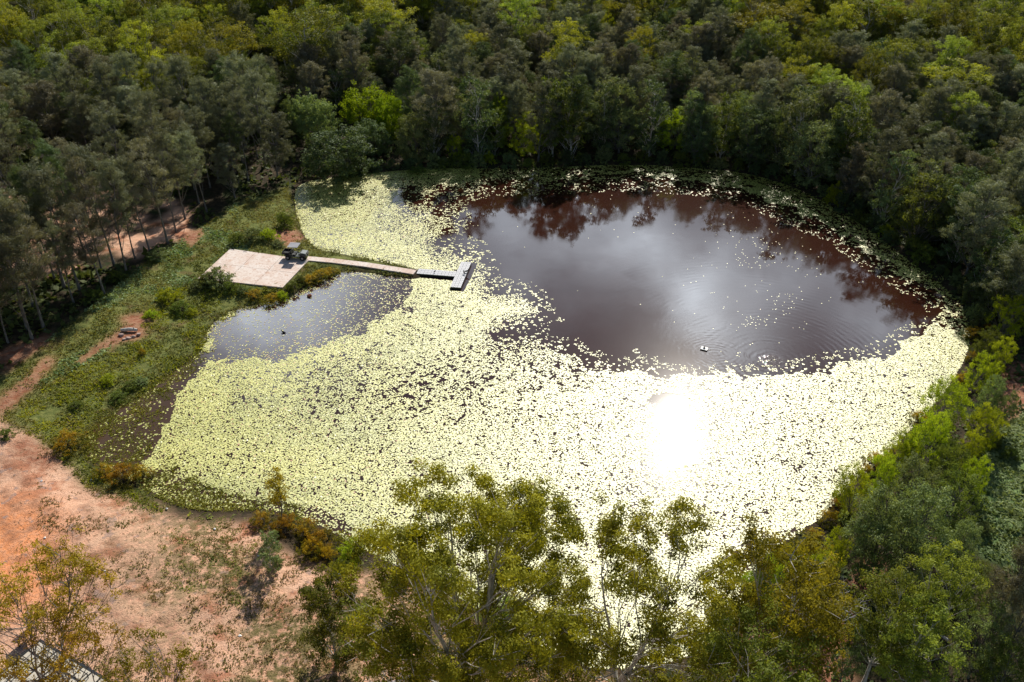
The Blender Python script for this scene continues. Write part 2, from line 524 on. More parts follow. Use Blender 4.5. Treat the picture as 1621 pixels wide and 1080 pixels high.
def zone(polys, px, py, amp=9, s=0, scale=22):
    if not isinstance(polys[0], list): polys = [polys]
    jx = (fbm(px / scale, py / scale, s + 50, 3) - .5) * 2 * amp; jy = (fbm(px / scale, py / scale, s + 90, 3) - .5) * 2 * amp
    r = np.zeros(np.shape(px), bool)
    for p in polys: r |= inside(p, px + jx, py + jy)
    return r


def axis(lo, hi, step, ext):
    a = list(np.arange(lo, hi + 1e-6, step)); s = step
    while a[-1] < ext: s *= 1.35; a.append(a[-1] + s)
    s = step
    while a[0] > -ext: s *= 1.35; a.insert(0, a[0] - s)
    return np.array(a)


gx = axis(-78, 92, .62, 3500); gy = axis(22, 175, .62, 3500)
GX, GY = np.meshgrid(gx, gy); ny, nx = GX.shape
fx, fy = GX.ravel(), GY.ravel()
fd = shore_d(fx, fy)
fz = ground_z(fx, fy, fd)
ppx, ppy = to_px(fx, np.maximum(fy, 5), fz)
I, J = np.meshgrid(np.arange(ny - 1), np.arange(nx - 1), indexing='ij')
a0 = (I * nx + J).ravel()
GF = np.stack([a0, a0 + 1, a0 + nx + 1, a0 + nx], 1)
z_soil = zone(Z_SOIL, ppx, ppy, 14, 1) | (fy < 44) & (fx < 8)
z_bank = zone(Z_BANK, ppx, ppy, 8, 2)
z_red = zone(Z_REDS, ppx, ppy, 7, 3) | zone(Z_RSOIL, ppx, ppy, 9, 4) | zone(Z_FORESTRED, ppx, ppy, 12, 6)
z_gro = zone(Z_GROVE, ppx, ppy, 16, 5) & (fbm(fx / 3.5, fy / 3.5, 66, 3) > .42)
z_mead = zone(Z_MEAD, ppx, ppy, 10, 7)
near_l = (fd > -3) & (fd < .5)


def soften(m):
    m = m.reshape(ny, nx).astype(float)
    for _ in range(2):
        q = m.copy(); q[1:-1, 1:-1] = (m[1:-1, 1:-1] * 2 + m[:-2, 1:-1] + m[2:, 1:-1] + m[1:-1, :-2] + m[1:-1, 2:]) / 6; m = q
    return m.ravel()


m = MB('ground_earth')
pos = m.n('ShaderNodeNewGeometry').outputs['Position']
n1 = m.noise(.35, 6, pos); n2 = m.noise(1.6, 6, pos, .65); n3 = m.noise(7, 4, pos, .7)
n4 = m.noise(.12, 3, pos)
floor_c = m.mix(m.ramp(n2, .35, .7), (.035, .030, .018), (.085, .060, .035))
floor_c = m.mix(m.ramp(n1, .5, .62), floor_c, (.03, .04, .014))
pink = m.mix(m.ramp(n2, .3, .7), (.70, .40, .26), (.77, .48, .33))
pink = m.mix(m.ramp(n1, .52, .66), pink, (.46, .20, .115))
pink = m.mix(m.math('MULTIPLY', m.ramp(n3, .52, .70), .55), pink, (.20, .11, .06))
orange = m.mix(m.ramp(n2, .3, .7), (.82, .31, .12), (.74, .36, .20))
orange = m.mix(m.math('MULTIPLY', m.ramp(n3, .5, .66), .6), orange, (.25, .09, .05))
straw = m.mix(m.ramp(n3, .35, .65), (.26, .19, .09), (.11, .10, .035))
soil = m.mix(m.attr('orange'), pink, orange)
soil = m.mix(m.math('MULTIPLY', m.attr('rut'), .75), soil, (.22, .11, .07))
soil = m.mix(m.math('MULTIPLY', m.ramp(m.noise(.9, 3, pos), .60, .68), .8), soil, (.36, .25, .21))
soil = m.mix(m.math('MULTIPLY', m.ramp(m.noise(14, 2, pos), .62, .68), .7), soil, (.20, .11, .06))
soil = m.mix(m.math('MULTIPLY', m.attr('straw'), m.ramp(n2, .38, .56)), soil, straw)
grassc = m.mix(m.ramp(n2, .35, .65), (.10, .125, .034), (.20, .21, .062))
grassc = m.mix(m.math('MULTIPLY', m.ramp(n1, .55, .65), .6), grassc, (.15, .085, .045))
redc = m.mix(m.ramp(n2, .35, .65), (.30, .115, .065), (.40, .22, .14))
mead = m.mix(m.ramp(n2, .35, .65), (.11, .18, .06), (.18, .25, .09))
c = m.mix(m.attr('bank'), floor_c, grassc)
c = m.mix(m.attr('soil'), c, soil)
c = m.mix(m.attr('grove'), c, pink)
c = m.mix(m.attr('red'), c, redc)
c = m.mix(m.attr('meadow'), c, mead)
c = m.mix(m.attr('mud'), c, (.045, .028, .016))
M_ground = m.done(m.bsdf(c, .9, .1, bump=m.math('ADD', n2, m.math('MULTIPLY', n3, .5)), bstr=.9, bdist=.22).outputs[0])
RUTS = [Gv([(-40, 740), (20, 800), (60, 850), (110, 900), (170, 960), (240, 1030), (300, 1100)]), Gv([(-40, 705), (40, 770), (90, 830), (140, 880), (205, 940), (280, 1010), (350, 1100)]),
        Gv([(120, 800), (180, 870), (230, 930)]), Gv([(-40, 790), (20, 850), (50, 900)])]
rut = np.zeros(len(fx))
for q_ in RUTS: rut = np.maximum(rut, np.clip(1 - seg_dist(q_, fx + (fbm(fx / 3, fy / 3, 61, 3) - .5) * 2.5, fy, False) / .75, 0, 1) * (fbm(fx / 1.5, fy / 1.5, 62, 3) > .42))
strawv = np.clip((fbm(fx / 6, fy / 6, 31, 4) - .36) * 4, 0, 1) * np.clip((ppx - 120) / 220, 0, 1)
orv = soften(zone(Z_ORANGE, ppx, ppy, 25, 8)); orv = np.clip(orv, 0, 1)
for _ in range(6): orv = soften(orv)
me = np_mesh('ground', np.stack([fx, fy, fz], 1), GF, M_ground, smooth=True, attrs={
    'bank': soften(z_bank), 'soil': soften(z_soil & ~z_bank), 'red': soften(z_red), 'grove': soften(z_gro), 'meadow': soften(z_mead),
    'orange': orv, 'straw': strawv, 'rut': rut, 'mud': np.clip(1 - np.abs(fd + .1) / .9, 0, 1) * .8 * (fd < 1)})
tag(link('ground', me), kind='structure')

# ------------------------------------------------------------------ water
def ringed(m, pos, c, wl_, amp, fall):
    v = m.n('ShaderNodeVectorMath', operation='DISTANCE'); m.l(pos, v.inputs[0]); v.inputs[1].default_value = (c[0], c[1], 0)
    d = v.outputs['Value']
    s = m.math('SINE', m.math('MULTIPLY', d, 2 * math.pi / wl_))
    return m.math('MULTIPLY', s, m.math('MULTIPLY', m.math('EXPONENT', m.math('MULTIPLY', d, -1 / fall)), amp)), d


A1 = G(1222, 570); A2 = G(1065, 650); A3 = G(1118, 553)
m = MB('pond_water')
pos = m.n('ShaderNodeNewGeometry').outputs['Position']
big = m.noise(.18, 2, pos); wnd = m.noise(7.0, 3, pos, .6)
wob = m.n('ShaderNodeVectorMath', operation='ADD'); m.l(pos, wob.inputs[0])
wsub = m.n('ShaderNodeVectorMath', operation='SCALE'); m.l(m.noise(.35, 2, pos, out='Color'), wsub.inputs[0]); wsub.inputs['Scale'].default_value = 1.2
m.l(wsub.outputs[0], wob.inputs[1])
off = .6
r1, d1 = ringed(m, wob.outputs[0], (A1[0] + off, A1[1] + off), .85, 1.0, 9)
r2, d2 = ringed(m, wob.outputs[0], (A2[0] + off, A2[1] + off), .8, .8, 5)
r3, d3 = ringed(m, wob.outputs[0], (A3[0] + off + 1, A3[1] + off - 1.0), .55, .9, 3)
chop = m.noise(5.5, 3, pos, .7)
bub1 = m.math('EXPONENT', m.math('MULTIPLY', m.math('POWER', d1, 2), -1 / 1.0)); bub2 = m.math('EXPONENT', m.math('MULTIPLY', m.math('POWER', d2, 2), -1 / 6.0)); bub = m.math('ADD', bub1, bub2)
h = m.math('ADD', m.math('MULTIPLY', m.math('MULTIPLY', m.math('ADD', m.math('ADD', r1, m.math('MULTIPLY', r2, .15)), r3), m.ramp(m.noise(.5, 3, pos), .36, .62)), .0042), m.math('MULTIPLY', wnd, m.math('MULTIPLY', m.ramp(big, .4, .62), .003)))
h = m.math('ADD', h, m.math('MULTIPLY', m.math('MULTIPLY', chop, bub1), .12)); h = m.math('ADD', h, m.math('MULTIPLY', m.math('MULTIPLY', chop, bub2), .003))
foam = m.math('MULTIPLY', m.ramp(m.noise(11, 4, pos, .7), .55, .62), m.ramp(bub, .25, .7))
wc = m.mix(m.noise(.25, 3, pos), (.038, .0115, .006), (.028, .0095, .006))
wc = m.mix(m.attr('shallow'), wc, (.075, .042, .018))
wc = m.mix(foam, wc, (.75, .75, .72))
b = m.bsdf(wc, .03, .5); b.inputs['IOR'].default_value = 1.5; b.inputs['Coat Weight'].default_value = .045; b.inputs['Coat Roughness'].default_value = .17
bu = m.n('ShaderNodeBump'); bu.inputs['Strength'].default_value = 1.0; bu.inputs['Distance'].default_value = 1.0
m.l(h, bu.inputs['Height']); m.l(bu.outputs[0], b.inputs['Normal'])
M_water = m.done(b.outputs[0])
wx = np.arange(-70, 92, 1.2); wy = np.arange(38, 168, 1.2); WX, WY = np.meshgrid(wx, wy)
wf = np.stack([WX.ravel(), WY.ravel(), WX.ravel() * 0], 1)
I, J = np.meshgrid(np.arange(len(wy) - 1), np.arange(len(wx) - 1), indexing='ij'); a0 = (I * len(wx) + J).ravel()
WFc = np.stack([a0, a0 + 1, a0 + len(wx) + 1, a0 + len(wx)], 1)
wd = shore_d(wf[:, 0], wf[:, 1])
keep = (wd[WFc] < 1.3).any(1)
wpx, wpy = to_px(wf[:, 0], wf[:, 1])
sh = np.clip(1 + (wd) / 3.5, 0, 1) * .5 + np.clip((330 - wpx) / 60, 0, 1) * .8
me = np_mesh('water', wf, WFc[keep], M_water, attrs={'shallow': np.clip(sh, 0, 1)})
tag(link('water', me), kind='structure')

# ------------------------------------------------------------------ lily pads
OPEN1 = [(608, 314), (640, 302), (700, 297), (730, 300), (760, 288), (820, 284), (880, 282), (950, 279), (1010, 277), (1100, 284), (1150, 290), (1190, 300), (1230, 322),
         (1270, 340), (1320, 358), (1360, 390), (1400, 415), (1440, 442), (1470, 452), (1492, 480), (1482, 512), (1462, 530), (1430, 545), (1400, 562),
         (1370, 573), (1330, 580), (1290, 588), (1250, 596), (1210, 596), (1180, 606), (1150, 598), (1110, 606), (1060, 602), (1010, 592), (960, 588),
         (920, 580), (905, 558), (870, 552), (850, 540), (820, 548), (786, 540), (775, 528), (800, 512), (850, 498), (855, 486), (830, 470), (790, 465), (772, 458),
         (764, 425), (752, 404), (735, 398), (700, 404), (688, 388), (705, 365), (722, 345), (680, 332), (640, 332), (612, 324)]
OPEN2 = [(322, 556), (345, 505), (400, 485), (460, 460), (520, 433), (560, 424), (650, 436), (657, 455), (645, 488), (605, 510), (560, 530), (510, 540), (470, 556),
         (440, 572), (400, 562), (370, 578), (340, 572)]
BROWN = [(120, 730), (120, 680), (150, 645), (240, 600), (310, 552), (340, 560), (312, 592), (285, 620), (268, 650), (255, 690), (240, 725), (215, 745)]
STRIP = [(745, 262), (1000, 255), (1200, 268), (1330, 322), (1440, 395), (1540, 470), (1540, 520), (1480, 520), (1495, 470), (1400, 405), (1300, 345), (1200, 290), (1000, 272), (760, 284)]
GREYL = [(270, 735), (330, 775), (400, 790), (500, 805), (560, 830), (540, 870), (380, 820), (240, 800), (220, 750)]
GREYR = [(1165, 870), (1200, 840), (1270, 835), (1300, 830), (1230, 885), (1180, 930)]
SPARSE = [(560, 300), (700, 300), (730, 340), (700, 400), (640, 380), (600, 360)]
DOCK_L = 0
sp_ = .14
PXg, PYg = np.meshgrid(np.arange(-66, 86, sp_), np.arange(40, 156, sp_))
X = (PXg + rng.uniform(-.11, .11, PXg.shape)).ravel(); Y = (PYg + rng.uniform(-.11, .11, PXg.shape)).ravel()
ins = inside(SHORE, X, Y); X = X[ins]; Y = Y[ins]
px, py = to_px(X, Y)
jx = (fbm(X / 2.5, Y / 2.5, 11, 4) - .5) * 46; jy = (fbm(X / 2.5, Y / 2.5, 12, 4) - .5) * 34
# the drift wobble is smaller at sharp places
qx, qy = px + jx, py + jy
den = np.full(len(X), 1.0)
cl = fbm(X / .36, Y / .36, 13, 2); cl2 = fbm(X / 4.5, Y / 4.5, 14, 3)
band = np.exp(-((px - 620) / 170) ** 2 - ((py - 610) / 55) ** 2) + .8 * np.exp(-((px - 800) / 110) ** 2 - ((py - 590) / 45) ** 2)
den = np.clip(1.04 - .28 * band - np.clip((cl2 - .5) * .6, -.1, .2) - np.clip((.345 + .085 * band - cl) * 6, 0, .92), 0, 1)
do_ = seg_dist(OPEN1, px, py)
den = np.where((px > 630) & (px < 920) & (py < 600), den * np.clip(.30 + do_ / (18 + 40 * cl2), 0, 1), den)
den = np.where(inside(SPARSE, qx, qy), den * .72, den)
den = np.where(inside(STRIP, qx, qy), np.where(cl > np.where(px < 1130, .56, .50), .70, .08), den)
den = np.where(inside(GREYL, qx, qy), den * .35, den)
den = np.where(inside(GREYR, qx, qy), den * .45, den)
fringe = (cl2 > .56) & (cl > .5)
o1 = inside(OPEN1, qx, qy); do1 = seg_dist(OPEN1, px, py)
den = np.where(o1, np.where((cl > .63) & (do1 < 26), .6, .0006 + .006 * (np.hypot((px - 1200) / 120, (py - 440) / 110) < 1) * (cl > .5)), den)
o2 = inside(OPEN2, qx, qy); do2 = seg_dist(OPEN2, px, py)
den = np.where(o2, .05 + .25 * (cl > .52) * np.clip((px - 330) / 300, 0, 1) + .25 * (cl > .5) * (do2 < 14), den)
br = inside(BROWN, qx * .5 + px * .5, qy * .5 + py * .5)
den = np.where(br, .02 + .2 * (cl > .6), den)
rA2 = np.hypot(X - A2[0] + .1, Y - A2[1] - .3); den = np.where(rA2 < 1.7 + .5 * cl + 1.0 * np.clip((Y - A2[1] - .6) / 1.2, 0, 1), .0, den)
# a few named drifts of loose pads in the open water
for (ax, ay, rr, dd) in [(886, 506, 7, .7), (868, 487, 6, .4), (945, 560, 9, .45), (948, 572, 8, .6), (1008, 556, 6, .9), (1020, 569, 12, .55), (1035, 568, 8, .5), (1130, 585, 8, .5), (1148, 590, 16, .7), (1170, 560, 9, .25), (1195, 510, 20, .10), (1240, 480, 30, .04), (1200, 400, 40, .03)]:
    k_ = np.hypot(px - ax, (py - ay) * 1.6)
    den = np.where(k_ < rr, np.maximum(den, dd * (cl > .45)), den)
dock_poly = [G(*q, .2)[:2] for q in [(655, 424), (731, 430), (735, 412), (756, 415), (735, 460), (712, 458), (718, 443), (653, 437)]]
den = np.where(inside(dock_poly, X, Y), 0, den)
sel = rng.random(len(X)) < den
X = X[sel]; Y = Y[sel]; o2s = o2[sel]; clS = cl[sel]; pxs = px[sel]
n = len(X); KS = 7
rad = rng.uniform(.068, .125, n) * np.where(o2s, .8, 1) * np.where(o1[sel] & (do1[sel] > 14), .7, 1) * (1 + .25 * (clS - .5))
an = rng.uniform(0, 2 * np.pi, n)[:, None] + np.linspace(0, 2 * np.pi, KS, endpoint=False)[None]
rv = rad[:, None] * (1 + rng.uniform(-.08, .08, (n, KS))); rv[:, 0] *= .45      # the notch of a water lily leaf
ta = rng.uniform(0, 2 * np.pi, n); tm = np.abs(rng.normal(0, .045, n)) + (rng.random(n) < .05) * rng.uniform(.1, .5, n)
zc = .012 + rng.uniform(0, .022, n)
vx = np.cos(an) * rv; vy = np.sin(an) * rv
vz = zc[:, None] + np.clip((vx * np.cos(ta)[:, None] + vy * np.sin(ta)[:, None]) * tm[:, None], -.011, 1)
V = np.stack([X[:, None] + vx, Y[:, None] + vy, vz], -1).reshape(-1, 3)
F = np.arange(n * KS).reshape(n, KS)
tint = np.clip(rng.random(n) * .8 + (fbm(X / 5, Y / 5, 77, 3) - .35) * .9, 0, 1); old = (rng.random(n) < .03 + .25 * o2s) * rng.random(n)
m = MB('lily_leaf')
tn = m.attr('tint')
lc = m.mix(tn, (.36, .38, .035), (.67, .65, .115))
lc = m.mix(m.attr('old'), lc, (.50, .20, .06))
b = m.bsdf(lc, .53, 1.0); b.inputs['IOR'].default_value = 1.78
M_pad = m.done(b.outputs[0])
me = np_mesh('lily_pads', V, F, M_pad, attrs={'tint': tint, 'old': old})
tag(link('lily_pads', me), 'yellow green water lily leaves crowded over the pond surface', 'lily pads', kind='stuff')
print('lily pads', n)

# ------------------------------------------------------------------ tree prototypes
ML = {
    'gum': leaf_mat('gum_leaves', (.085, .11, .022), (.24, .255, .040), trans=.42),
    'gumy': leaf_mat('gum_leaves_golden', (.14, .15, .016), (.38, .35, .03), trans=.45, vary=.15),
    'gumf': leaf_mat('gum_leaves_far', (.10, .14, .026), (.35, .40, .068), trans=.38, vary=.38),
    'gumfy': leaf_mat('gum_leaves_far_golden', (.15, .165, .022), (.42, .42, .05), trans=.38, vary=.3),
    'gumh': leaf_mat('gum_leaves_near', (.10, .115, .013), (.42, .395, .032), trans=.36, vary=.05, hv=.006),
    'gumo': leaf_mat('gum_leaves_orange', (.22, .19, .02), (.50, .36, .035), trans=.40, vary=.1),
    'oak': leaf_mat('she_oak_needles', (.115, .132, .082), (.285, .300, .19), trans=.22, vary=.35),
    'oakb': leaf_mat('she_oak_needles_brown', (.14, .138, .094), (.30, .285, .195), trans=.22, vary=.3),
    'paper': leaf_mat('paperbark_leaves', (.105, .145, .056), (.30, .355, .14), trans=.28, vary=.2),
    'wattle': leaf_mat('wattle_leaves', (.18, .24, .013), (.45, .52, .033), trans=.45, vary=.2),
    'lime': leaf_mat('lime_leaves', (.14, .24, .012), (.30, .43, .02), trans=.45, vary=.1),
    'dark': leaf_mat('dark_leaves', (.055, .085, .036), (.145, .19, .078), trans=.28, vary=.35),
    'shrub': leaf_mat('shrub_leaves', (.10, .105, .012), (.20, .19, .02), tip=(.42, .27, .018), trans=.35, vary=.2),
    'shrubg': leaf_mat('shrub_leaves_green', (.070, .10, .02), (.21, .25, .05), trans=.35, vary=.3),
    'red': leaf_mat('red_leaves', (.26, .06, .03), (.5, .10, .05), trans=.3),
    'pinkd': leaf_mat('dry_pink_leaves', (.26, .16, .12), (.42, .27, .21), trans=.2),
}
MBk = {
    'pale': bark_mat('pale_gum_bark', (.66, .63, .58), (.38, .34, .30)),
    'dark': bark_mat('dark_bark', (.10, .085, .07), (.05, .04, .035)),
    'grey': bark_mat('grey_bark', (.24, .22, .20), (.12, .11, .10)),
    'dead': bark_mat('dead_wood', (.50, .50, .50), (.30, .29, .29)),
}
PROTO = {}


def proto(kind, variants, leafm, barkm, **kw):
    L = []
    for v in range(variants):
        seed = abs(hash_str(kind)) % 1000 + v * 13
        k2 = dict(kw)
        if kw.get('leaders') == 'r': k2['leaders'] = 1 + (v % 3)
        cr, tk = make_tree(seed, **k2)
        lm = leafm if isinstance(leafm, str) else leafm[v % len(leafm)]
        if cr: cr.materials.append(ML[lm])
        tk.materials.append(MBk[barkm]); L.append((cr, tk, kw['H'], kw['Rc']))
    PROTO[kind] = L


def hash_str(s):
    h = 7
    for ch in s: h = (h * 31 + ord(ch)) % 100003
    return h


proto('gum', 7, ['gumf', 'gumf', 'gumfy', 'gumf', 'gumfy', 'gumf', 'gum'], 'pale', H=17, Rc=4.3, base=.4, K=36, leaves=10500, ls=.30, clump=1.4, flat=.68, leaders='r', bottom=.38, droop=.25)
proto('sheoak', 8, ['oak', 'oak', 'oakb', 'oak', 'oakb', 'oak', 'dark', 'oak'], 'grey', H=13, Rc=2.9, base=.22, K=56, leaves=12000, ls=.42, lw=.13, clump=.85, style='sheoak', bottom=.26, droop=.15, tr=.15, twig=1)
proto('grove', 6, ['oak', 'oak', 'oakb', 'oak', 'dark', 'oak'], 'grey', H=15.5, Rc=2.5, base=.48, K=36, leaves=8500, ls=.42, lw=.12, clump=.95, style='sheoak', bottom=.42, droop=.1, tr=.15, twig=1)
proto('paper', 5, ['paper', 'dark', 'paper', 'shrubg', 'dark'], 'grey', H=9, Rc=3.2, base=.25, K=48, leaves=9000, ls=.23, clump=1.0, leaders='r', bottom=.15, droop=.05, tr=.16)
proto('wattle', 5, ['wattle', 'wattle', 'shrubg', 'wattle', 'paper'], 'grey', H=6, Rc=2.8, base=.15, K=52, leaves=13000, ls=.17, clump=.78, style='gum', leaders=2, bottom=.06, droop=0, tr=.10)
proto('slim', 4, ['dark', 'shrubg', 'paper', 'dark'], 'pale', H=9, Rc=1.7, base=.1, K=38, leaves=4500, ls=.3, lw=.35, clump=.75, bottom=.04, droop=.5, tr=.10)
proto('shrub', 4, 'shrub', 'dark', H=1.6, Rc=1.25, base=.1, K=40, leaves=4200, ls=.11, clump=.34, style='bush', bottom=.0, leaders=3, tr=.04, twig=0, tipk=True)
proto('bushg', 4, ['shrubg', 'paper', 'wattle', 'shrubg'], 'dark', H=1.5, Rc=1.2, base=.1, K=34, leaves=3200, ls=.14, clump=.36, style='bush', bottom=.0, leaders=3, tr=.04, twig=0)
TREE_ID = {'grove': ('she_oak', 'tree'), 'gum': ('gum_tree', 'tree'), 'sheoak': ('she_oak', 'tree'), 'paper': ('paperbark_tree', 'tree'), 'wattle': ('wattle_tree', 'tree'),
           'slim': ('young_tree', 'tree'), 'shrub': ('shrub', 'shrub'), 'bushg': ('bush', 'bush')}
NMADE = {}
TOTALS = [0]


def put(kind, var, x, y, sx, sz, rz, label, group=None, z=None, name=None, cat=None, meshes=None, lean=(0, 0)):
    if z is None: z = float(ground_z(np.array([x]), np.array([y]))[0])
    nm, ct = TREE_ID.get(kind, (name, cat))
    nm = name or nm; ct = cat or ct
    cr, tk = meshes if meshes else PROTO[kind][var % len(PROTO[kind])][:2]
    o = thing(nm, label, ct, (x, y, z), rz, group)
    o.scale = (sx, sx, sz); o.rotation_euler = (lean[0], lean[1], rz)
    part2 = {'shrub': 'stems', 'bush': 'stems'}.get(ct, 'trunk')
    if cr: link('crown' if part2 == 'trunk' else 'foliage', cr, o)
    link(part2, tk, o)
    return o


def crown_at(kind, var, px_, py_, wpx, hm, label, sz=None, rz=None, ctr=.62, **kw):
    """stand a tree so that its crown centre is seen at (px,py) with the crown wpx wide"""
    pr = PROTO[kind][var % len(PROTO[kind])]
    g0 = G(px_, py_, hm * ctr + .6)
    wm = wpx / FOC * depth(g0[0], g0[1], hm * ctr)
    sx = wm / 2 / pr[3] * .92
    return put(kind, var, g0[0], g0[1], sx, hm / pr[2], rng.uniform(0, 6.28) if rz is None else rz, label, **kw)
# ------------------------------------------------------------------ the woods round the pond
def in_px(poly, x, y): return inside(np.asarray(poly, float), x, y)


Z_NOTREE = [Z_BANK, Z_SOIL, Z_MEAD, [(40, 268), (75, 248), (135, 252), (205, 290), (150, 318), (60, 300)], [(395, 120), (470, 118), (480, 152), (440, 172), (410, 150)],
            [(430, 160), (500, 165), (490, 215), (440, 210)]]
gxs, gys = np.meshgrid(np.arange(-230, 240, 4.3), np.arange(56, 372, 4.3))
gxs = (gxs + rng.uniform(-1.8, 1.8, gxs.shape)).ravel(); gys = (gys + rng.uniform(-1.8, 1.8, gys.shape)).ravel()
bd = shore_d(gxs, gys); bz = ground_z(gxs, gys, bd)
bpx, bqy = to_px(gxs, gys, bz); tpx, tpy = to_px(gxs, gys, 14.0); cpx, cpy = to_px(gxs, gys, 8.5)
ok = (bd > 1.6) & (bpx > -170) & (bpx < 1800) & (tpy > -75) & (tpy < 1100)
for q in Z_NOTREE: ok &= ~in_px(q, bpx, bqy)
# open country below the left bank line and the planted right bank are placed by hand
ok &= ~((bqy > 640 - bpx * .62) & (bpx < 500) & (bqy > 330)) | (bd < -99)
ok &= ~((bpx < 560) & (bqy > 700)) & ~((bpx > 1100) & (bqy > 520) & (bpx < 1590)) & ~((bpx >= 1590) & (bqy > 540)) & (bqy < 700)
ok &= ~((bpx > 440) & (bpx < 660) & (bqy > 195) & (bqy < 300))   # vine thicket, by hand
cl0 = in_px([(0, 290), (110, 255), (220, 290), (290, 330), (240, 400), (110, 420), (-60, 460), (-100, 320)], bpx, bqy)
ok &= ~(cl0 & (rng.random(len(gxs)) < .72))
S = []
for i in np.nonzero(ok)[0]:
    x, y, d, px_, py_ = gxs[i], gys[i], bd[i], cpx[i], cpy[i]
    r = rng.random(); nz_ = fbm(np.array([x / 14]), np.array([y / 14]), 71, 2)[0]
    top = 85 + 30 * (nz_ - .5) * 2 + (70 if px_ < 430 else 0) * np.clip((430 - px_) / 120, 0, 1) + (55 if px_ > 1220 else 0)
    if 620 < px_ < 1180: top -= 30
    if py_ < top and (nz_ > .30):
        kind = 'gum' if r < (.74 if abs(px_ - 880) > 300 else .45) else ('sheoak' if r < .84 else 'paper')
    elif d < 7.5 and px_ > 600:
        kind = 'slim' if r < .48 else ('paper' if r < .72 else ('sheoak' if r < .93 else 'wattle'))
    elif px_ < 480:
        kind = ('grove' if px_ < 470 and py_ > 150 and rng.random() < .75 else 'sheoak') if r < .90 else 'paper'
    else:
        kind = 'sheoak' if r < .70 else ('paper' if r < .86 else ('slim' if r < .93 else 'gum'))
    if kind == 'gum' and rng.random() < .50 : continue
    S.append((kind, x, y, d, px_, py_, float(bz[i])))
from collections import Counter
print('woods', len(S), Counter(s[0] for s in S))


def where(d, px_, py_):
    if px_ < 480 and py_ > 150: return 'in the shady grove above the grassy bank' if px_ > 200 else 'in the open grove by the pink clearing'
    if px_ < 560: return 'on the rise beyond the shady grove'
    side = 'toward the jetty side' if px_ < 800 else ('behind the open water' if px_ < 1150 else 'round the far right curve')
    b_ = "on the far waterline" if d < 7.5 else ('in the second rows' if d < 22 else ('deep in the wood' if d < 55 else 'in the distant wood'))
    return b_ + ' ' + side


FORMS = {'gum': ['olive', 'olive', 'green', 'olive', 'golden', 'olive', 'green'], 'grove': ['grey green', 'grey green', 'brownish', 'grey green', 'dark', 'grey green'], 'sheoak': ['grey green', 'grey green', 'brownish', 'grey green', 'brownish', 'grey green', 'dark', 'grey green'],
         'paper': ['grey green', 'dark', 'grey green', 'leafy green', 'dark'], 'wattle': ['bright green'] * 5, 'slim': ['dark', 'leafy green', 'pale green', 'dark']}
NOUN = {'gum': 'pale limbed gum tree', 'sheoak': 'feathery she-oak', 'grove': 'bare stemmed she-oak', 'paper': 'round paperbark tree', 'wattle': 'bushy wattle', 'slim': 'slender young tree'}
SZ = {'gum': (.6, 1.25), 'grove': (.75, 1.15), 'sheoak': (.62, 1.2), 'paper': (.7, 1.15), 'wattle': (.8, 1.2), 'slim': (.75, 1.3)}
S.sort(key=lambda s: s[2] + abs(s[1]) * .2)
cnt = Counter(); REST = []
for (kind, x, y, d, px_, py_, z) in S:
    v = int(rng.integers(len(PROTO[kind]))); lo, hi = SZ[kind]; s = rng.uniform(lo, hi)
    if kind == 'gum' and py_ > 60: s *= .85
    if d < 9 and px_ > 560: s *= 1.3 if kind in ('slim', 'paper') else 1.08
    sx = s * rng.uniform(.88, 1.12) * (1.12 if kind == 'sheoak' else 1); rz = rng.uniform(0, 6.28)
    lim = 270
    if cnt[kind] >= lim or py_ < -20 or px_ < -40 or px_ > 1661:
        REST.append((kind, v, x, y, z, sx, s, rz)); continue
    cnt[kind] += 1
    w = where(d, px_, py_)
    size = 'tall' if s > (lo + hi) / 2 else 'smaller'
    put(kind, v, x, y, sx, s, rz, f"{size} {FORMS[kind][v]} {NOUN[kind]} {w}", group=NOUN[kind] + 's ' + w, z=z)
print('singles', cnt, 'rest', len(REST))

# the far rest of the wood: one object, points carrying tree meshes
pcol = bpy.data.collections.new('wood_patterns'); order = []
for kind in ('gum', 'grove', 'sheoak', 'paper', 'wattle', 'slim'):
    for v, (cr, tk, _, _) in enumerate(PROTO[kind]):
        nv1 = len(cr.vertices)
        co = np.zeros(nv1 * 3, np.float32); cr.vertices.foreach_get('co', co)
        nv2 = len(tk.vertices); co2 = np.zeros(nv2 * 3, np.float32); tk.vertices.foreach_get('co', co2)
        f1 = np.zeros(len(cr.loops), np.int32); cr.loops.foreach_get('vertex_index', f1)
        f2 = np.zeros(len(tk.loops), np.int32); tk.loops.foreach_get('vertex_index', f2)
        ti = np.zeros(len(cr.polygons), np.float32); cr.attributes['tint'].data.foreach_get('value', ti)
        F1 = f1.reshape(-1, 4); F2 = f2.reshape(-1, 4) + nv1
        mj = np_mesh('wood_pattern', np.vstack([co.reshape(-1, 3), co2.reshape(-1, 3)]), np.vstack([F1, F2]),
                     mats=[cr.materials[0], tk.materials[0]], midx=np.r_[np.zeros(len(F1)), np.ones(len(F2))], attrs={'tint': np.r_[ti, np.zeros(len(F2))]})
        nm = 'pattern_%02d' % len(order)
        ob = bpy.data.objects.new(nm, mj); pcol.objects.link(ob); order.append((kind, v))
me = bpy.data.meshes.new('far_wood'); me.vertices.add(len(REST))
me.vertices.foreach_set('co', np.array([[r[2], r[3], r[4]] for r in REST], np.float32).ravel())
for nm, typ, val in (('pick', 'INT', [order.index((r[0], r[1])) for r in REST]), ('turn', 'FLOAT', [r[7] for r in REST]), ('wide', 'FLOAT', [r[5] for r in REST]), ('high', 'FLOAT', [r[6] for r in REST])):
    a = me.attributes.new(nm, typ, 'POINT'); a.data.foreach_set('value', val)
fw = link('far_wood', me); tag(fw, 'far rows of gum trees and she-oaks merging into one wood', 'wood', kind='stuff')
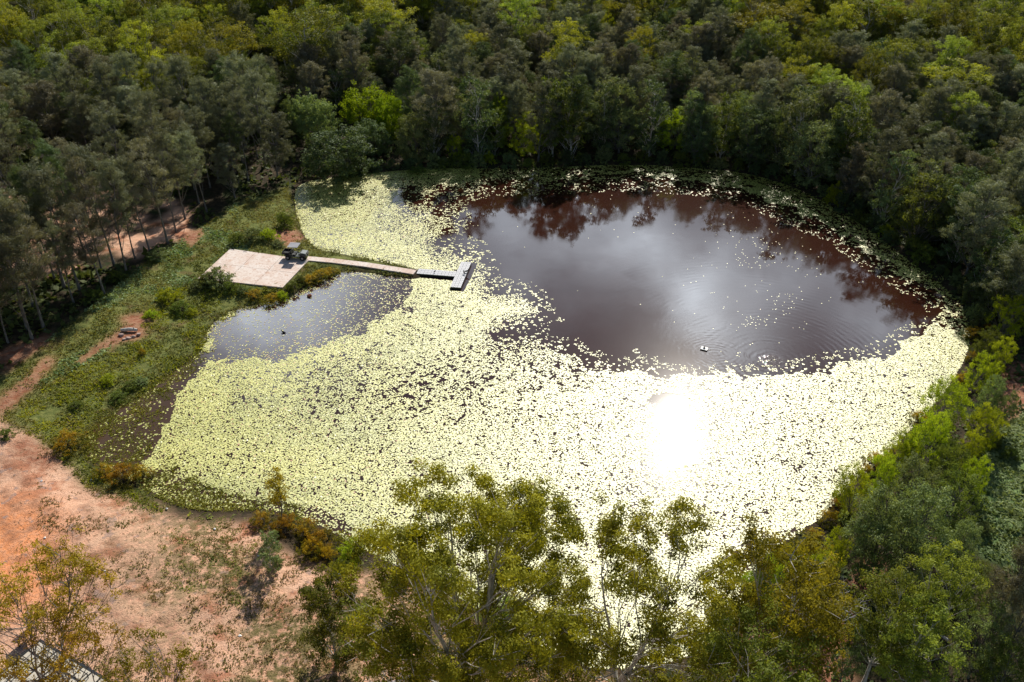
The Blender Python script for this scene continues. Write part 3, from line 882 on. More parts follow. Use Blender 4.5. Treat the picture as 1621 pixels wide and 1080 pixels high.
ng = bpy.data.node_groups.new('wood_on_points', 'GeometryNodeTree')
ng.interface.new_socket('Geometry', in_out='INPUT', socket_type='NodeSocketGeometry'); ng.interface.new_socket('Geometry', in_out='OUTPUT', socket_type='NodeSocketGeometry')
N_ = ng.nodes; gi = N_.new('NodeGroupInput'); go = N_.new('NodeGroupOutput')
iop = N_.new('GeometryNodeInstanceOnPoints'); iop.inputs['Pick Instance'].default_value = True
ci = N_.new('GeometryNodeCollectionInfo'); ci.inputs['Collection'].default_value = pcol; ci.inputs['Separate Children'].default_value = True; ci.inputs['Reset Children'].default_value = True


def gattr(nm, t='FLOAT'):
    n = N_.new('GeometryNodeInputNamedAttribute'); n.data_type = t; n.inputs['Name'].default_value = nm; return n.outputs['Attribute']


ng.links.new(gi.outputs[0], iop.inputs['Points']); ng.links.new(ci.outputs[0], iop.inputs['Instance'])
ng.links.new(gattr('pick', 'INT'), iop.inputs['Instance Index'])
cx1 = N_.new('ShaderNodeCombineXYZ'); ng.links.new(gattr('turn'), cx1.inputs[2]); ng.links.new(cx1.outputs[0], iop.inputs['Rotation'])
cx2 = N_.new('ShaderNodeCombineXYZ'); w_ = gattr('wide'); ng.links.new(w_, cx2.inputs[0]); ng.links.new(w_, cx2.inputs[1]); ng.links.new(gattr('high'), cx2.inputs[2])
ng.links.new(cx2.outputs[0], iop.inputs['Scale'])
rl = N_.new('GeometryNodeRealizeInstances')
ng.links.new(iop.outputs[0], go.inputs[0])
md_ = fw.modifiers.new('wood', 'NODES'); md_.node_group = ng

# ------------------------------------------------------------------ single trees one can point at
# tall pale-limbed gums that stand out of the wood
GUMS = [(480, 62, 118, 19, 0, 'tallest gum tree with a bundle of white trunks above the grassy gap'),
        (372, 82, 92, 15, 4, 'golden olive gum tree with a dense crown beyond the grove'),
        (150, 95, 80, 14, 1, 'broad olive gum tree rising over the grove of she-oaks'),
        (600, 38, 96, 17, 4, 'golden gum tree beside the tallest white trunked gum'),
        (813, 28, 70, 18, 0, 'gum tree with one long straight white trunk in the far wood'),
        (1300, 140, 66, 13, 1, 'solitary olive gum with forked pale limbs standing in dark she-oaks'),
        (1512, 135, 104, 14, 2, 'flat topped gum with spreading white limbs over dark she-oaks'),
        (1225, 52, 110, 16, 4, 'wide golden gum crown over white limbs behind the far right wood'),
        (1370, 45, 105, 16, 6, 'large brownish olive gum beside the wide golden one'),
        (1545, 35, 110, 15, 3, 'broad dusty green gum crown in the far corner wood'),
        (1600, 80, 90, 14, 4, 'golden gum behind the flat topped gum'),
        (275, 45, 90, 15, 1, 'rounded green gum on the rise beyond the golden olive one')]
for (a, b_, w, hh, v, lab) in GUMS: crown_at('gum', v, a, b_, w, hh, lab, ctr=.7)
crown_at('wattle', 0, 925, 52, 42, 9, 'round bright green tree, the darker of two side by side in the far wood', name='round_tree', cat='tree', ctr=.7)
crown_at('wattle', 3, 962, 50, 42, 10, 'yellow green round tree standing close beside a darker round one in the far wood', name='round_tree', cat='tree', ctr=.75)
crown_at('wattle', 1, 884, 106, 26, 8, 'small bright green bush tree poking out of grey she-oaks', name='round_tree', cat='tree', ctr=.8)
crown_at('sheoak', 2, 790, 180, 34, 9, 'yellow topped tree among grey she-oaks behind the far shore', name='she_oak', cat='tree')
LIME = [(cr, tk) for cr, tk, _, _ in PROTO['wattle']]
for lim_v in (0, 1):
    cr = LIME[lim_v][0].copy(); cr.materials.clear(); cr.materials.append(ML['lime']); LIME[lim_v] = (cr, LIME[lim_v][1])
for (a, b_, w, hh, lab) in [(792, 176, 30, 9.5, 'small lime yellow crown above the grey trees at the far shore'),
                            (720, 226, 24, 5, 'small lime green tree beside the red leaved bush at the far shore'),
                            (1224, 196, 30, 8, 'lime green tree against the dark wood behind the right shore'),
                            (1052, 12, 40, 9, 'lime green crown near the top of the far wood')]:
    g0 = G(a, b_, hh * .8); wm = w / FOC * depth(g0[0], g0[1], 5)
    put('wattle', 0, g0[0], g0[1], wm / 5.4, hh / 6, 1.0, lab, meshes=LIME[lim_v], name='round_tree')
cr = PROTO['bushg'][0][0].copy(); cr.materials.clear(); cr.materials.append(ML['red']); g0 = G(741, 207, 3.0)
put('bushg', 0, g0[0], g0[1], 1.3, 2.2, 0, 'red leaved bush on the far shore', meshes=(cr, PROTO['bushg'][0][1]))
# dry pinkish she-oak
cr = PROTO['sheoak'][0][0].copy(); cr.materials.clear(); cr.materials.append(ML['pinkd']); g0 = G(366, 256, 4)
put('sheoak', 0, g0[0], g0[1], .42, .5, 0, 'small dry tree with pink dead foliage at the edge of the shady grove', meshes=(cr, PROTO['sheoak'][0][1]))
DARKB = PROTO['bushg'][0][0].copy(); DARKB.materials.clear(); DARKB.materials.append(ML['dark'])
# vine-smothered thicket at the far left shore
VT = []
for i in range(3):
    c_, t_ = make_tree(500 + i, H=8, Rc=4.2, base=.15, K=70, leaves=15000, ls=.26, lw=.7, clump=1.15, leaders=2, bottom=.02, droop=.2, tr=.15, flat=.8)
    c_.materials.append(ML['lime' if i == 0 else ('dark' if i == 1 else 'paper')]); t_.materials.append(MBk['grey']); VT.append((c_, t_))
for (a, b_, w, hh, i, lab) in [(580, 186, 74, 9, 0, 'bright green vine smothered tree behind the pond corner'), (618, 196, 48, 8, 0, 'lower bright green vine mound to the right of the vine smothered tree'),
                               (535, 245, 108, 8, 1, 'big dark rounded tree leaning over the pale lily corner'), (500, 200, 66, 9, 2, 'silvery green tree above the big dark rounded tree'),
                               (470, 190, 46, 7, 2, 'yellowish small tree at the edge of the shady grove'), (590, 228, 60, 6, 1, 'dark round tree between the vine mound and the water'), (655, 225, 60, 8, 2, 'grey green tree just right of the dark thicket on the far shore')]:
    g0 = G(a, b_, hh * .5); wm = w / FOC * depth(g0[0], g0[1], 4)
    put('paper', 0, g0[0], g0[1], wm / 8.6, hh / 8, i * 1.3 + a, lab, meshes=VT[i], name='vine_covered_tree' if i == 0 else 'spreading_tree', cat='tree')

# ------------------------------------------------------------------ right bank
RB = [('wattle', 0, 1603, 440, 48, 5, 'bright green wattle farthest up the right bank'), ('wattle', 1, 1602, 495, 60, 6, 'bright green wattle above the first orange bushes of the right bank'),
      ('wattle', 2, 1564, 537, 48, 4.5, 'dusky green wattle beside the first orange bush'), ('wattle', 3, 1588, 556, 44, 5, 'wattle behind the second orange bush'),
      ('wattle', 0, 1553, 580, 52, 5, 'green wattle over the third orange bush'), ('wattle', 1, 1500, 634, 80, 6.5, 'large bright green wattle at the middle of the right bank'),
      ('paper', 2, 1564, 627, 48, 6, 'dark grey green tree right behind the large bright wattle'), ('paper', 0, 1592, 650, 42, 5, 'silvery grey tree beside the pink track'),
      ('wattle', 3, 1472, 690, 84, 6.5, 'broad yellow green wattle right below the large bright one'), ('wattle', 0, 1425, 700, 56, 5, 'green wattle overhanging the white lily pads'),
      ('wattle', 1, 1560, 678, 60, 5.5, 'wattle right behind the broad yellow green one'), ('wattle', 3, 1538, 712, 46, 4.5, 'small yellow green wattle near the meadow edge'),
      ('wattle', 2, 1500, 735, 70, 6, 'dark olive wattle in the middle of the bank thicket'), ('wattle', 1, 1352, 765, 66, 6, 'green wattle at the bend of the right bank'),
      ('wattle', 3, 1400, 745, 60, 5.5, 'bright wattle right beside the orange strip of the bend'), ('paper', 0, 1452, 765, 84, 7, 'pale grey green tree behind the bend wattles'),
      ('paper', 3, 1515, 795, 90, 7.5, 'olive green tree next to the meadow edge'), ('wattle', 1, 1545, 755, 48, 5, 'small dark wattle against the meadow'),
      ('paper', 0, 1400, 835, 120, 9, 'large grey green paperbark, water side half of the pair'), ('paper', 2, 1470, 835, 130, 10, 'large grey green paperbark, meadow side half of the pair'),
      ('paper', 4, 1375, 870, 70, 7, 'dark paperbark under the large pair'), ('paper', 2, 1530, 868, 64, 6, 'grey green paperbark at the meadow corner'),
      ('wattle', 1, 1255, 905, 90, 6.5, 'smooth green wattle beside the lower tip of the pond'), ('wattle', 3, 1295, 905, 60, 6, 'green wattle behind the bare grey tree'),
      ('wattle', 2, 1215, 895, 56, 4.5, 'low wattle right at the grey water tip'), ('wattle', 0, 1320, 862, 50, 4.5, 'low green wattle under the orange bushes'),
      ('gum', 6, 1400, 985, 140, 12, 'dark olive gum, nearer the bare grey tree of the corner pair'), ('gum', 1, 1480, 960, 130, 12.5, 'dark olive gum with rusty tips at the lower right corner'),
      ('gum', 3, 1460, 1050, 150, 11, 'dark gum full of dead white twigs at the bottom edge'), ('paper', 0, 1560, 1010, 90, 8, 'pale leafy tree below the brown she-oak'),
      ('paper', 3, 1590, 1060, 90, 7, 'bushy green tree in the bottom right corner'), ('paper', 2, 1540, 930, 56, 6, 'light yellow green tree above the pale leafy one'),
      ('sheoak', 2, 1600, 930, 90, 13, 'brown feathery she-oak at the meadow foot'), ('sheoak', 4, 1618, 985, 80, 12, 'second brown feathery she-oak under the first'),
      ('paper', 3, 1240, 960, 60, 5, 'low green bush tree beside the bare grey tree'), ('paper', 4, 1345, 1030, 60, 6, 'dark low tree along the red track'),
      ('sheoak', 6, 1604, 385, 60, 9, 'dark she-oak over the head of the right bank')]
for (k_, v, a, b_, w, hh, lab) in RB: crown_at(k_, v, a, b_, w * (.9 if k_ == 'wattle' else .95), hh, lab)
# bare grey tree
_, dt_ = make_tree(77, H=9, Rc=2.6, base=.3, K=46, leaves=0, clump=.8, leaders=1, bottom=.35, tr=.14, twig=4, bare=60)
dt_.materials.append(MBk['dead']); g0 = G(1284, 1030, 1.0)
o = thing('dead_tree', 'bare grey dead tree with fine branches at the lower tip of the pond', 'tree', (g0[0], g0[1], .6)); link('trunk', dt_, o)

# ------------------------------------------------------------------ foreground gums
def hero(seed, px_, py_, hz, label, mat='gum', bark='pale', **kw):
    c_, t_ = make_tree(seed, **kw)
    c_.materials.append(ML[mat]); t_.materials.append(MBk[bark])
    g0 = G(px_, py_, hz)
    z = float(ground_z(np.array([g0[0]]), np.array([g0[1]]))[0])
    o = thing('gum_tree', label, 'tree', (g0[0], g0[1], z)); link('crown', c_, o); link('trunk', t_, o)
    return o


hero(903, 742, 985, 15, 'big spreading gum with forked pale trunks in front of the pond', mat='gumh', H=22.8, Rc=7.1, base=.34, K=112, leaves=112000, ls=.21, lw=.42, clump=1.3, leaders=3, tr=.36,
     twig=3, bottom=.44, droop=.3, k=7, bare=60)
hero(911, 985, 968, 13, 'second tall gum with slender pale trunks over the white glare', mat='gumh', H=21, Rc=5.6, base=.34, K=58, leaves=46000, ls=.21, lw=.42, clump=1.22, leaders=3, tr=.24, twig=3, bottom=.30, k=7, bare=40)
hero(921, 1225, 1005, 10, 'golden green gum between the second tall gum and the bare grey tree', mat='gumy', H=17, Rc=4.6, base=.3, K=72, leaves=34000, ls=.24, lw=.42, clump=1.25, leaders=2, tr=.2, bottom=.22, k=6, bare=30)
hero(927, 1165, 1085, 10, 'lower dark gum at the bottom edge under the golden ones', H=15, Rc=4.6, base=.2, K=60, leaves=28000, ls=.24, lw=.42, clump=1.25, leaders=2, tr=.2, bottom=.2, k=6)
hero(933, 868, 1075, 7, 'lower gum with drooping olive leaves beside the lime bush', mat='gumy', H=13, Rc=3.9, base=.25, K=34, leaves=10500, ls=.23, lw=.42, clump=1.1, leaders=2, tr=.16, bottom=.28, k=6, bare=20)
hero(937, 524, 1000, 5, 'small dense gum casting a dark shadow on the pink soil', H=9, Rc=2.2, base=.2, K=36, leaves=17000, ls=.2, lw=.42, clump=.85, leaders=1, tr=.13, bottom=.1, k=6)
hero(941, 30, 1000, 11, 'orange tinted gum with many thin upright branches over the paving', mat='gumo', bark='grey', H=15, Rc=4.8, base=.2, K=54, leaves=13000, ls=.2, lw=.42, clump=.95, leaders=3, tr=.15, twig=4, bottom=.5, flat=.5, k=6, bare=70)
hero(943, 128, 1060, 9, 'sparse orange tipped gum beside the paving', mat='gumo', bark='grey', H=12, Rc=3.6, base=.2, K=34, leaves=5500, ls=.19, lw=.42, clump=.8, leaders=3, tr=.10, twig=4, bottom=.45, flat=.5, k=6, bare=60)
hero(947, 232, 1085, 8, 'sparse yellow green gum at the bottom edge of the pink soil', mat='gumy', bark='grey', H=11, Rc=3.2, base=.2, K=30, leaves=5500, ls=.19, lw=.42, clump=.8, leaders=3, tr=.10, twig=4, bottom=.45, flat=.5, k=6, bare=50)
hero(949, 612, 1030, 7, 'low dark limbs of a leaning gum left of the big spreading gum', H=11, Rc=3.6, base=.25, K=16, leaves=3200, ls=.22, lw=.42, clump=.9, leaders=2, tr=.14, twig=3, bottom=.35, k=6, bare=30)
# thin sapling by the lower left shore
hero(951, 440, 783, 4.2, 'thin yellow sapling standing alone among the orange bushes', mat='gumo', bark='grey', H=7.4, Rc=.85, base=.3, K=26, leaves=2600, ls=.17, lw=.45, clump=.48, leaders=1, tr=.10, twig=2, bottom=.42, k=5)
g0 = G(782, 972, 1.2); put('wattle', 0, g0[0], g0[1], .62, .42, 0, 'lime green round bush behind the big spreading gum', meshes=LIME[lim_v], name='round_bush', cat='bush')
g0 = G(430, 905, .6); put('slim', 1, g0[0], g0[1], .52, .50, 0, 'slender grey green sapling casting a long shadow on the pink soil', meshes=PROTO['slim'][2][:2])
g0 = G(440, 893, .8); put('bushg', 1, g0[0], g0[1], .5, .7, 0, 'small grey green bush at the foot of the slender sapling')
# scrub along the far waterline
SB = SHORE[(SHORE[:, 1] > 96) & (SHORE[:, 0] > -34)]
pts_, acc_ = [], 0
for i in range(len(SHORE) - 1):
    a_, b2_ = SHORE[i], SHORE[i + 1]
    if a_[1] < 93 or a_[0] < -31 or (a_[0] < -8 and a_[1] < 140): continue
    L_ = np.linalg.norm(b2_ - a_); nrm_ = np.array([-(b2_ - a_)[1], (b2_ - a_)[0]]) / (L_ + 1e-6)
    if shore_d(*[np.array([v_]) for v_ in (a_ + nrm_)])[0] < 0: nrm_ = -nrm_
    acc_ += L_
    if acc_ > 1.9:
        acc_ = 0; pts_.append(a_ + nrm_ * rng.uniform(.5, 1.9))
for i, (x_, y_) in enumerate(pts_):
    qx_, qy_ = to_px(x_, y_)
    w_s = 'below the dark thicket' if qx_ < 760 else ('behind the middle of the open water' if qx_ < 1150 else 'along the far right curve')
    v_ = int(rng.integers(4)); s_ = rng.uniform(.8, 1.5)
    mm_ = PROTO['bushg'][v_][:2] if rng.random() < .5 else (DARKB, PROTO['bushg'][0][1])
    put('bushg', v_, x_, y_, s_, s_ * rng.uniform(.9, 1.7), rng.uniform(0, 6), f"{'high' if s_ > 1.15 else 'low'} shaded bush at the waterline {w_s}", group='shaded bushes at the waterline ' + w_s, meshes=mm_)

# ------------------------------------------------------------------ shrubs
SH = [(104, 692, 58, 1.9, 'rounded orange brown shrub at the upper left end of the pink soil'), (190, 745, 54, 1.8, 'orange brown shrub, left half of the low pair by the brown water'),
      (222, 738, 34, 1.6, 'orange brown shrub, right half of the low pair by the brown water'), (162, 740, 36, 1.4, 'small orange brown shrub left of the low pair'),
      (412, 818, 40, 1.3, 'low shrub at the upper end of the curved orange hedge'), (448, 824, 44, 1.6, 'shrub around the foot of the thin sapling'),
      (482, 832, 46, 1.7, 'shrub in the bend of the curved orange hedge'), (505, 850, 50, 1.9, 'tall shrub at the outer turn of the curved orange hedge'),
      (492, 866, 44, 1.7, 'orange topped shrub at the lower end of the curved hedge'), (518, 872, 36, 1.4, 'last shrub of the curved hedge toward the big gum'),
      (400, 462, 30, 1.1, 'orange shrub under the near edge of the slab'), (428, 466, 34, 1.2, 'dark shrub under the near corner of the slab'),
      (505, 430, 36, 1.3, 'orange shrub beside the jetty path'), (490, 437, 30, 1.1, 'orange shrub between slab and pond'), (522, 424, 26, 1.0, 'shrub at the waterside of the jetty path'),
      (225, 559, 12, .9, 'tiny dark topped shrub on the green bank'), (1545, 521, 34, 1.4, 'orange bush farthest up the right shore'), (1566, 515, 24, 1.1, 'small orange bush behind the farthest one'),
      (1543, 560, 24, 1.2, 'orange bush second along the right shore'), (1524, 594, 28, 1.3, 'orange bush third along the right shore'), (1458, 655, 34, 1.5, 'orange bush below the large bright wattle'),
      (1393, 722, 40, 1.5, 'orange bush beside the bend of the shore'), (1410, 712, 26, 1.2, 'yellow bush behind the bend of the shore'), (1375, 738, 24, 1.2, 'small orange bush at the bend of the shore'),
      (1316, 812, 34, 1.5, 'orange bush near the lower right shore'), (1328, 788, 24, 1.1, 'low orange bush above the lower right shore'), (1290, 842, 30, 1.0, 'brownish bush along the dark shore edge')]
for i, (a, b_, w, hh, lab) in enumerate(SH): crown_at('shrub', i, a, b_, w * 1.12, hh, lab, ctr=.5)
BU = [(326, 446, 34, 1.6, 'dark bush over the left corner of the slab'), (345, 440, 52, 2.6, 'tall leafy bush hiding the left corner of the slab'), (268, 470, 46, 1.7, 'broad green bush on the bank behind the white log'), (285, 486, 32, 1.4, 'dark green bush in front of the broad one'),
      (365, 455, 26, 1.3, 'green bush along the near edge of the slab'), (384, 457, 22, 1.1, 'small bush along the near edge of the slab'), (445, 462, 22, 1.1, 'bush at the near corner of the slab'),
      (462, 450, 22, 1.0, 'small green bush down the pond side of the slab'), (475, 440, 20, 1.0, 'green bush halfway along the pond side of the slab'), (400, 375, 36, 2.0, 'dark leafy bush behind the far edge of the slab'),
      (425, 372, 30, 1.8, 'leafy bush behind the slab near the vehicle'), (375, 380, 26, 1.6, 'bush near the far left corner of the slab'), (450, 345, 34, 2.4, 'yellow green bush at the grove end by the lilies'),
      (440, 385, 24, 1.0, 'low yellowish bush behind the vehicle'), (525, 466, 14, .7, 'small dark tuft standing in the grey pool'), (205, 605, 26, .8, 'bright green tuft on the lower bank'), (185, 622, 30, .8, 'bright green mound on the lower bank'),
      (222, 598, 24, .7, 'small bright green tuft near the pool margin'), (170, 600, 26, .8, 'pale green tussock among the lower bank weeds'), (120, 640, 24, .7, 'pale tussock near the red streak'),
      (12, 690, 26, .9, 'green tussock at the left edge of the pink soil'), (310, 455, 26, 1.2, 'green bush left of the tall leafy one'), (240, 500, 24, .9, 'green bush above the white log'),
      (150, 470, 30, 1.2, 'green bush on the upper bank near the grove'), (185, 440, 30, 1.2, 'leafy bush at the grove foot'), (250, 405, 34, 1.5, 'blue green bush at the grove edge'),
      (300, 492, 24, .8, 'rusty green bush toward the pool'), (1570, 700, 30, 1.5, 'grey bush by the meadow'), (1600, 720, 26, 1.2, 'low bush at the meadow head'), (1560, 840, 28, 1.3, 'rusty bush on the meadow edge'),
      (555, 862, 50, 1.6, 'grey green bush at the end of the curved hedge'), (540, 895, 30, 1.1, 'low grey green bush over the blue litter'), (640, 905, 44, 1.2, 'low bush under the big spreading gum'),
      (730, 1010, 50, 1.6, 'green bush at the foot of the big gum'), (1185, 905, 30, 1.0, 'low bush at the grey water tip'), (660, 262, 30, 1.6, 'grey bush at the waterline left of the far wood'), (700, 256, 26, 1.4, 'brownish bush at the waterline'), (725, 250, 22, 1.4, 'small bush below the lime green tree')]
for i, (a, b_, w, hh, lab) in enumerate(BU): crown_at('bushg', i, a, b_, w * 1.1, hh, lab, ctr=.5)

# ------------------------------------------------------------------ ground cover
def cover(name, n, xr, yr, test, size, mat, label, cat, up=.8, asp=.5, seed=1, per=3, zoff=.0):
    g = np.random.default_rng(seed)
    x = g.uniform(*xr, n); y = g.uniform(*yr, n)
    d = shore_d(x, y); z = ground_z(x, y, d); qx, qy = to_px(x, y, z)
    p = test(x, y, d, qx, qy); k_ = g.random(n) < p
    x, y, z = x[k_], y[k_], np.maximum(z[k_], 0); n = len(x)
    s = size * g.uniform(.6, 1.5, n) * (.6 + .9 * fbm(x / 2, y / 2, seed, 3))
    X = np.repeat(np.stack([x, y, z + zoff], 1), per, 0) + g.normal(size=(n * per, 3)) * np.repeat(s, per)[:, None] * [.45, .45, .15]
    ss = np.repeat(s, per)
    D = unit(g.normal(size=(n * per, 3)) * [1, 1, .6] + [0, 0, up * .9]); N = unit(np.cross(D, unit(g.normal(size=(n * per, 3)) + [0, 0, 2.0])))
    X = X + D * ss[:, None] * .4
    X[:, 2] = np.maximum(X[:, 2], np.repeat(z, per) + .03)
    V, F = leaf_quads(X, D, N, ss * g.uniform(.7, 1.3, n * per), ss * asp)
    ti = np.clip(np.repeat(fbm(x / 3, y / 3, seed + 3, 4) * 1.4 - .2, per) + g.normal(size=n * per) * .15, 0, 1)
    me = np_mesh(name, V, F, mat, attrs={'tint': ti})
    tag(link(name, me), label, cat, kind='stuff'); print(name, n)


MC = {'bank': leaf_mat('bank_weeds', (.12, .165, .036), (.38, .37, .12), trans=.38), 'blue': leaf_mat('vine_cover', (.16, .27, .11), (.42, .52, .25), trans=.28),
      'straw': leaf_mat('dry_weeds', (.36, .27, .10), (.17, .20, .04), trans=.35), 'dead': leaf_mat('dry_straw', (.40, .28, .17), (.20, .13, .07), trans=.2),
      'floor': leaf_mat('understorey', (.045, .065, .022), (.13, .15, .045), trans=.28), 'lush': leaf_mat('lush_weeds', (.19, .23, .018), (.42, .42, .035), trans=.40),
      'reed': leaf_mat('water_weed', (.16, .18, .02), (.30, .29, .04), trans=.3)}
nzb = lambda x, y, s=1, sc=3.0: fbm(x / sc, y / sc, s, 4)
bank = lambda qx, qy: inside(Z_BANK, qx, qy)
redm = lambda qx, qy: zone(Z_REDS, qx, qy, 7, 3)
pads_off = lambda x, y: ~(inside(PADXY, x, y)) & (seg_dist(PATH_PTS[:, :2], x, y, False) > .75)
cover('bank_weeds', 150000, (-95, -8), (62, 150), lambda x, y, d, qx, qy: bank(qx, qy) & (d > -.8) & pads_off(x, y) & ~(redm(qx, qy) & (nzb(x, y, 4, .8) > .35)) & (nzb(x, y, 22, 2.2) > .36), .20, MC['bank'],
      'low green weeds and grass over the left bank', 'weeds', seed=11)
cover('vine_cover', 90000, (-95, -25), (72, 150), lambda x, y, d, qx, qy: bank(qx, qy) & (d > 9) & (qy < 640 - qx * .45) & ~redm(qx, qy) & pads_off(x, y) & (nzb(x, y, 41, 5) > .46), .24, MC['blue'],
      'blue green creeping cover along the upper bank', 'ground cover', up=.2, asp=.8, seed=12)
cover('lush_weeds', 70000, (-75, -15), (60, 120), lambda x, y, d, qx, qy: bank(qx, qy) & (d > -1.5) & (d < 9) & (qy > 455) & (nzb(x, y, 51, 2.5) > .47) & pads_off(x, y), .19, MC['lush'],
      'yellow green lush weeds down by the pool margin', 'weeds', seed=13)
cover('water_weed', 110000, (-70, -20), (60, 105), lambda x, y, d, qx, qy: ((d < .3) & (d > -9) & (inside(BROWN, qx, qy) | inside(GREYL, qx, qy)) & (nzb(x, y, 61, 1.6) > .40)) * np.clip(1 + d / 9, 0, 1) ** 1.2, .15, MC['reed'],
      'green weed rising through the shallow brown margin', 'water weed', up=.5, seed=14)
cover('soil_weeds', 100000, (-60, 18), (30, 82), lambda x, y, d, qx, qy: (inside(Z_SOIL, qx, qy) | (y < 50)) & (d > .1) & ((nzb(x, y, 71, 2.6) > .51 - .17 * np.clip((qx - 120) / 300, 0, 1)) & (nzb(x, y, 72, .7) > .44) & (qx > 60)), .14, MC['straw'],
      'dry scattered weeds over the pink soil', 'weeds', up=.5, seed=15)
cover('dry_straw', 26000, (-60, 18), (30, 82), lambda x, y, d, qx, qy: (inside(Z_SOIL, qx, qy) | (y < 50)) & (d > .1) & (nzb(x, y, 73, .8) > .48) & (qx > 20), .14, MC['dead'],
      'dead straw and twigs lying on the pink soil', 'straw', up=.1, asp=.25, seed=16)
cover('green_patch', 40000, (-42, 8), (40, 72), lambda x, y, d, qx, qy: ((np.hypot((qx - 345) / 75, (qy - 885) / 55) + (nzb(x, y, 75, 1.5) - .5) * 2.2 < 1) | (np.hypot((qx - 240) / 70, (qy - 785) / 22) + (nzb(x, y, 76, 1.5) - .5) * 2 < 1)) & (d > 0) & (nzb(x, y, 78, .9) > .42), .13, MC['bank'],
      'green weedy patch on the pink soil', 'weeds', seed=17)
cover('shore_grass', 26000, (-60, 85), (38, 160), lambda x, y, d, qx, qy: (d > -.5) & (d < 2.2) & ~((qx > 480) & (qx < 660) & (qy > 390) & (qy < 470) & (d > .3)) & (nzb(x, y, 81, 1.5) > .42), .30, MC['bank'],
      'fringe of grass round the shore', 'grass', seed=18)
cover('meadow_cover', 90000, (38, 95), (52, 100), lambda x, y, d, qx, qy: zone(Z_MEAD, qx, qy, 10, 7) * (nzb(x, y, 91, 2) > .30), .24, MC['blue'],
      'thick green creeping cover of the small meadow', 'ground cover', up=.2, asp=.8, seed=19)
cover('understorey', 36000, (-130, 120), (70, 260), lambda x, y, d, qx, qy: (d > 1.2) & ~bank(qx, qy) & ~zone(Z_GROVE, qx, qy, 16, 5) & (nzb(x, y, 95, 4) > .44) & (qy < 620), .85, MC['floor'],
      'dark undergrowth on the wood floor', 'undergrowth', up=.4, asp=.6, seed=20, per=4)
cover('track_weeds', 12000, (18, 75), (36, 80), lambda x, y, d, qx, qy: (d > 1) & (qx > 1120) & (qy > 640) & (nzb(x, y, 97, 2) > .5), .4, MC['floor'],
      'low weeds between the right bank trees', 'weeds', up=.4, asp=.6, seed=21)

# ------------------------------------------------------------------ concrete slab and path
m = MB('pale_concrete'); v = m.n('ShaderNodeNewGeometry').outputs['Position']
a_ = m.noise(.5, 5, v); b_ = m.noise(3, 5, v, .7)
c_ = m.mix(m.ramp(a_, .35, .65), (.66, .52, .44), (.74, .66, .60)); c_ = m.mix(m.math('MULTIPLY', m.ramp(b_, .50, .66), .8), c_, (.50, .33, .25)); c_ = m.mix(m.math('MULTIPLY', m.ramp(m.noise(1.1, 4, v, .7), .56, .66), .75), c_, (.55, .36, .27)); c_ = m.mix(m.math('MULTIPLY', m.ramp(m.noise(9, 3, v, .7), .62, .70), .7), c_, (.26, .19, .14))
M_conc = m.done(m.bsdf(c_, .8, .2, bump=b_, bstr=.2).outputs[0])


def prism(P, z0, z1, name, mat, bevel=.015):
    n = len(P); V = [[p[0], p[1], z0] for p in P] + [[p[0], p[1], z1] for p in P]
    import bmesh
    bm = bmesh.new(); vs = [bm.verts.new(q) for q in V]
    bm.faces.new(vs[:n][::-1]); bm.faces.new(vs[n:])
    for i in range(n): bm.faces.new([vs[i], vs[(i + 1) % n], vs[n + (i + 1) % n], vs[n + i]])
    bmesh.ops.recalc_face_normals(bm, faces=bm.faces)
    if bevel: bmesh.ops.bevel(bm, geom=list(bm.edges), offset=bevel, segments=1, affect='EDGES')
    me = bpy.data.meshes.new(name); bm.to_mesh(me); bm.free(); me.materials.append(mat); return me


# four bays with joints
Q = [np.array(p[:2]) for p in PADQ]
root = thing('concrete_slab', 'pale pink concrete slab with a vehicle parked on it', 'slab', (0, 0, 0))
for i in range(3):
    for j in range(2):
        def at(u, w): return (Q[0] * (1 - u) + Q[1] * u) * (1 - w) + (Q[3] * (1 - u) + Q[2] * u) * w
        e = .0012
        P = [at(i / 3 + e, j / 2 + e), at((i + 1) / 3 - e, j / 2 + e), at((i + 1) / 3 - e, (j + 1) / 2 - e), at(i / 3 + e, (j + 1) / 2 - e)]
        link('slab_bay', prism(P, PAD_Z - .35, PAD_Z, 'slab_bay', M_conc), root)
pp = PATH_PTS; W_ = .62; L_, R_ = [], []
tt = np.linspace(0, 1, 26); cum = np.r_[0, np.cumsum(np.linalg.norm(np.diff(pp[:, :2], axis=0), axis=1))]; cum /= cum[-1]
ctr = np.stack([np.interp(tt, cum, pp[:, k_]) for k_ in range(3)], 1)
T_ = np.gradient(ctr[:, :2], axis=0); T_ /= np.linalg.norm(T_, axis=1)[:, None]; Nn = np.stack([-T_[:, 1], T_[:, 0]], 1)
gb = GB()
for i in range(25):
    a, b_ = ctr[i], ctr[i + 1]; na, nb_ = Nn[i] * W_, Nn[i + 1] * W_
    t1 = a + (b_ - a) * .01; t2 = b_ - (b_ - a) * .01
    V = []
    for zz_ in (-.22, 0.02):
        for (q, nn_) in ((t1, na), (t2, nb_)):
            for sgn in (-1, 1): V.append([q[0] + nn_[0] * sgn, q[1] + nn_[1] * sgn, q[2] + zz_])
    gb.add(V, [[0, 1, 3, 2], [4, 6, 7, 5], [0, 2, 6, 4], [1, 5, 7, 3], [0, 4, 5, 1], [2, 3, 7, 6]])
tag(link('footpath', gb.mesh('footpath', M_conc)), 'narrow pale concrete path running out to the jetty', 'path')

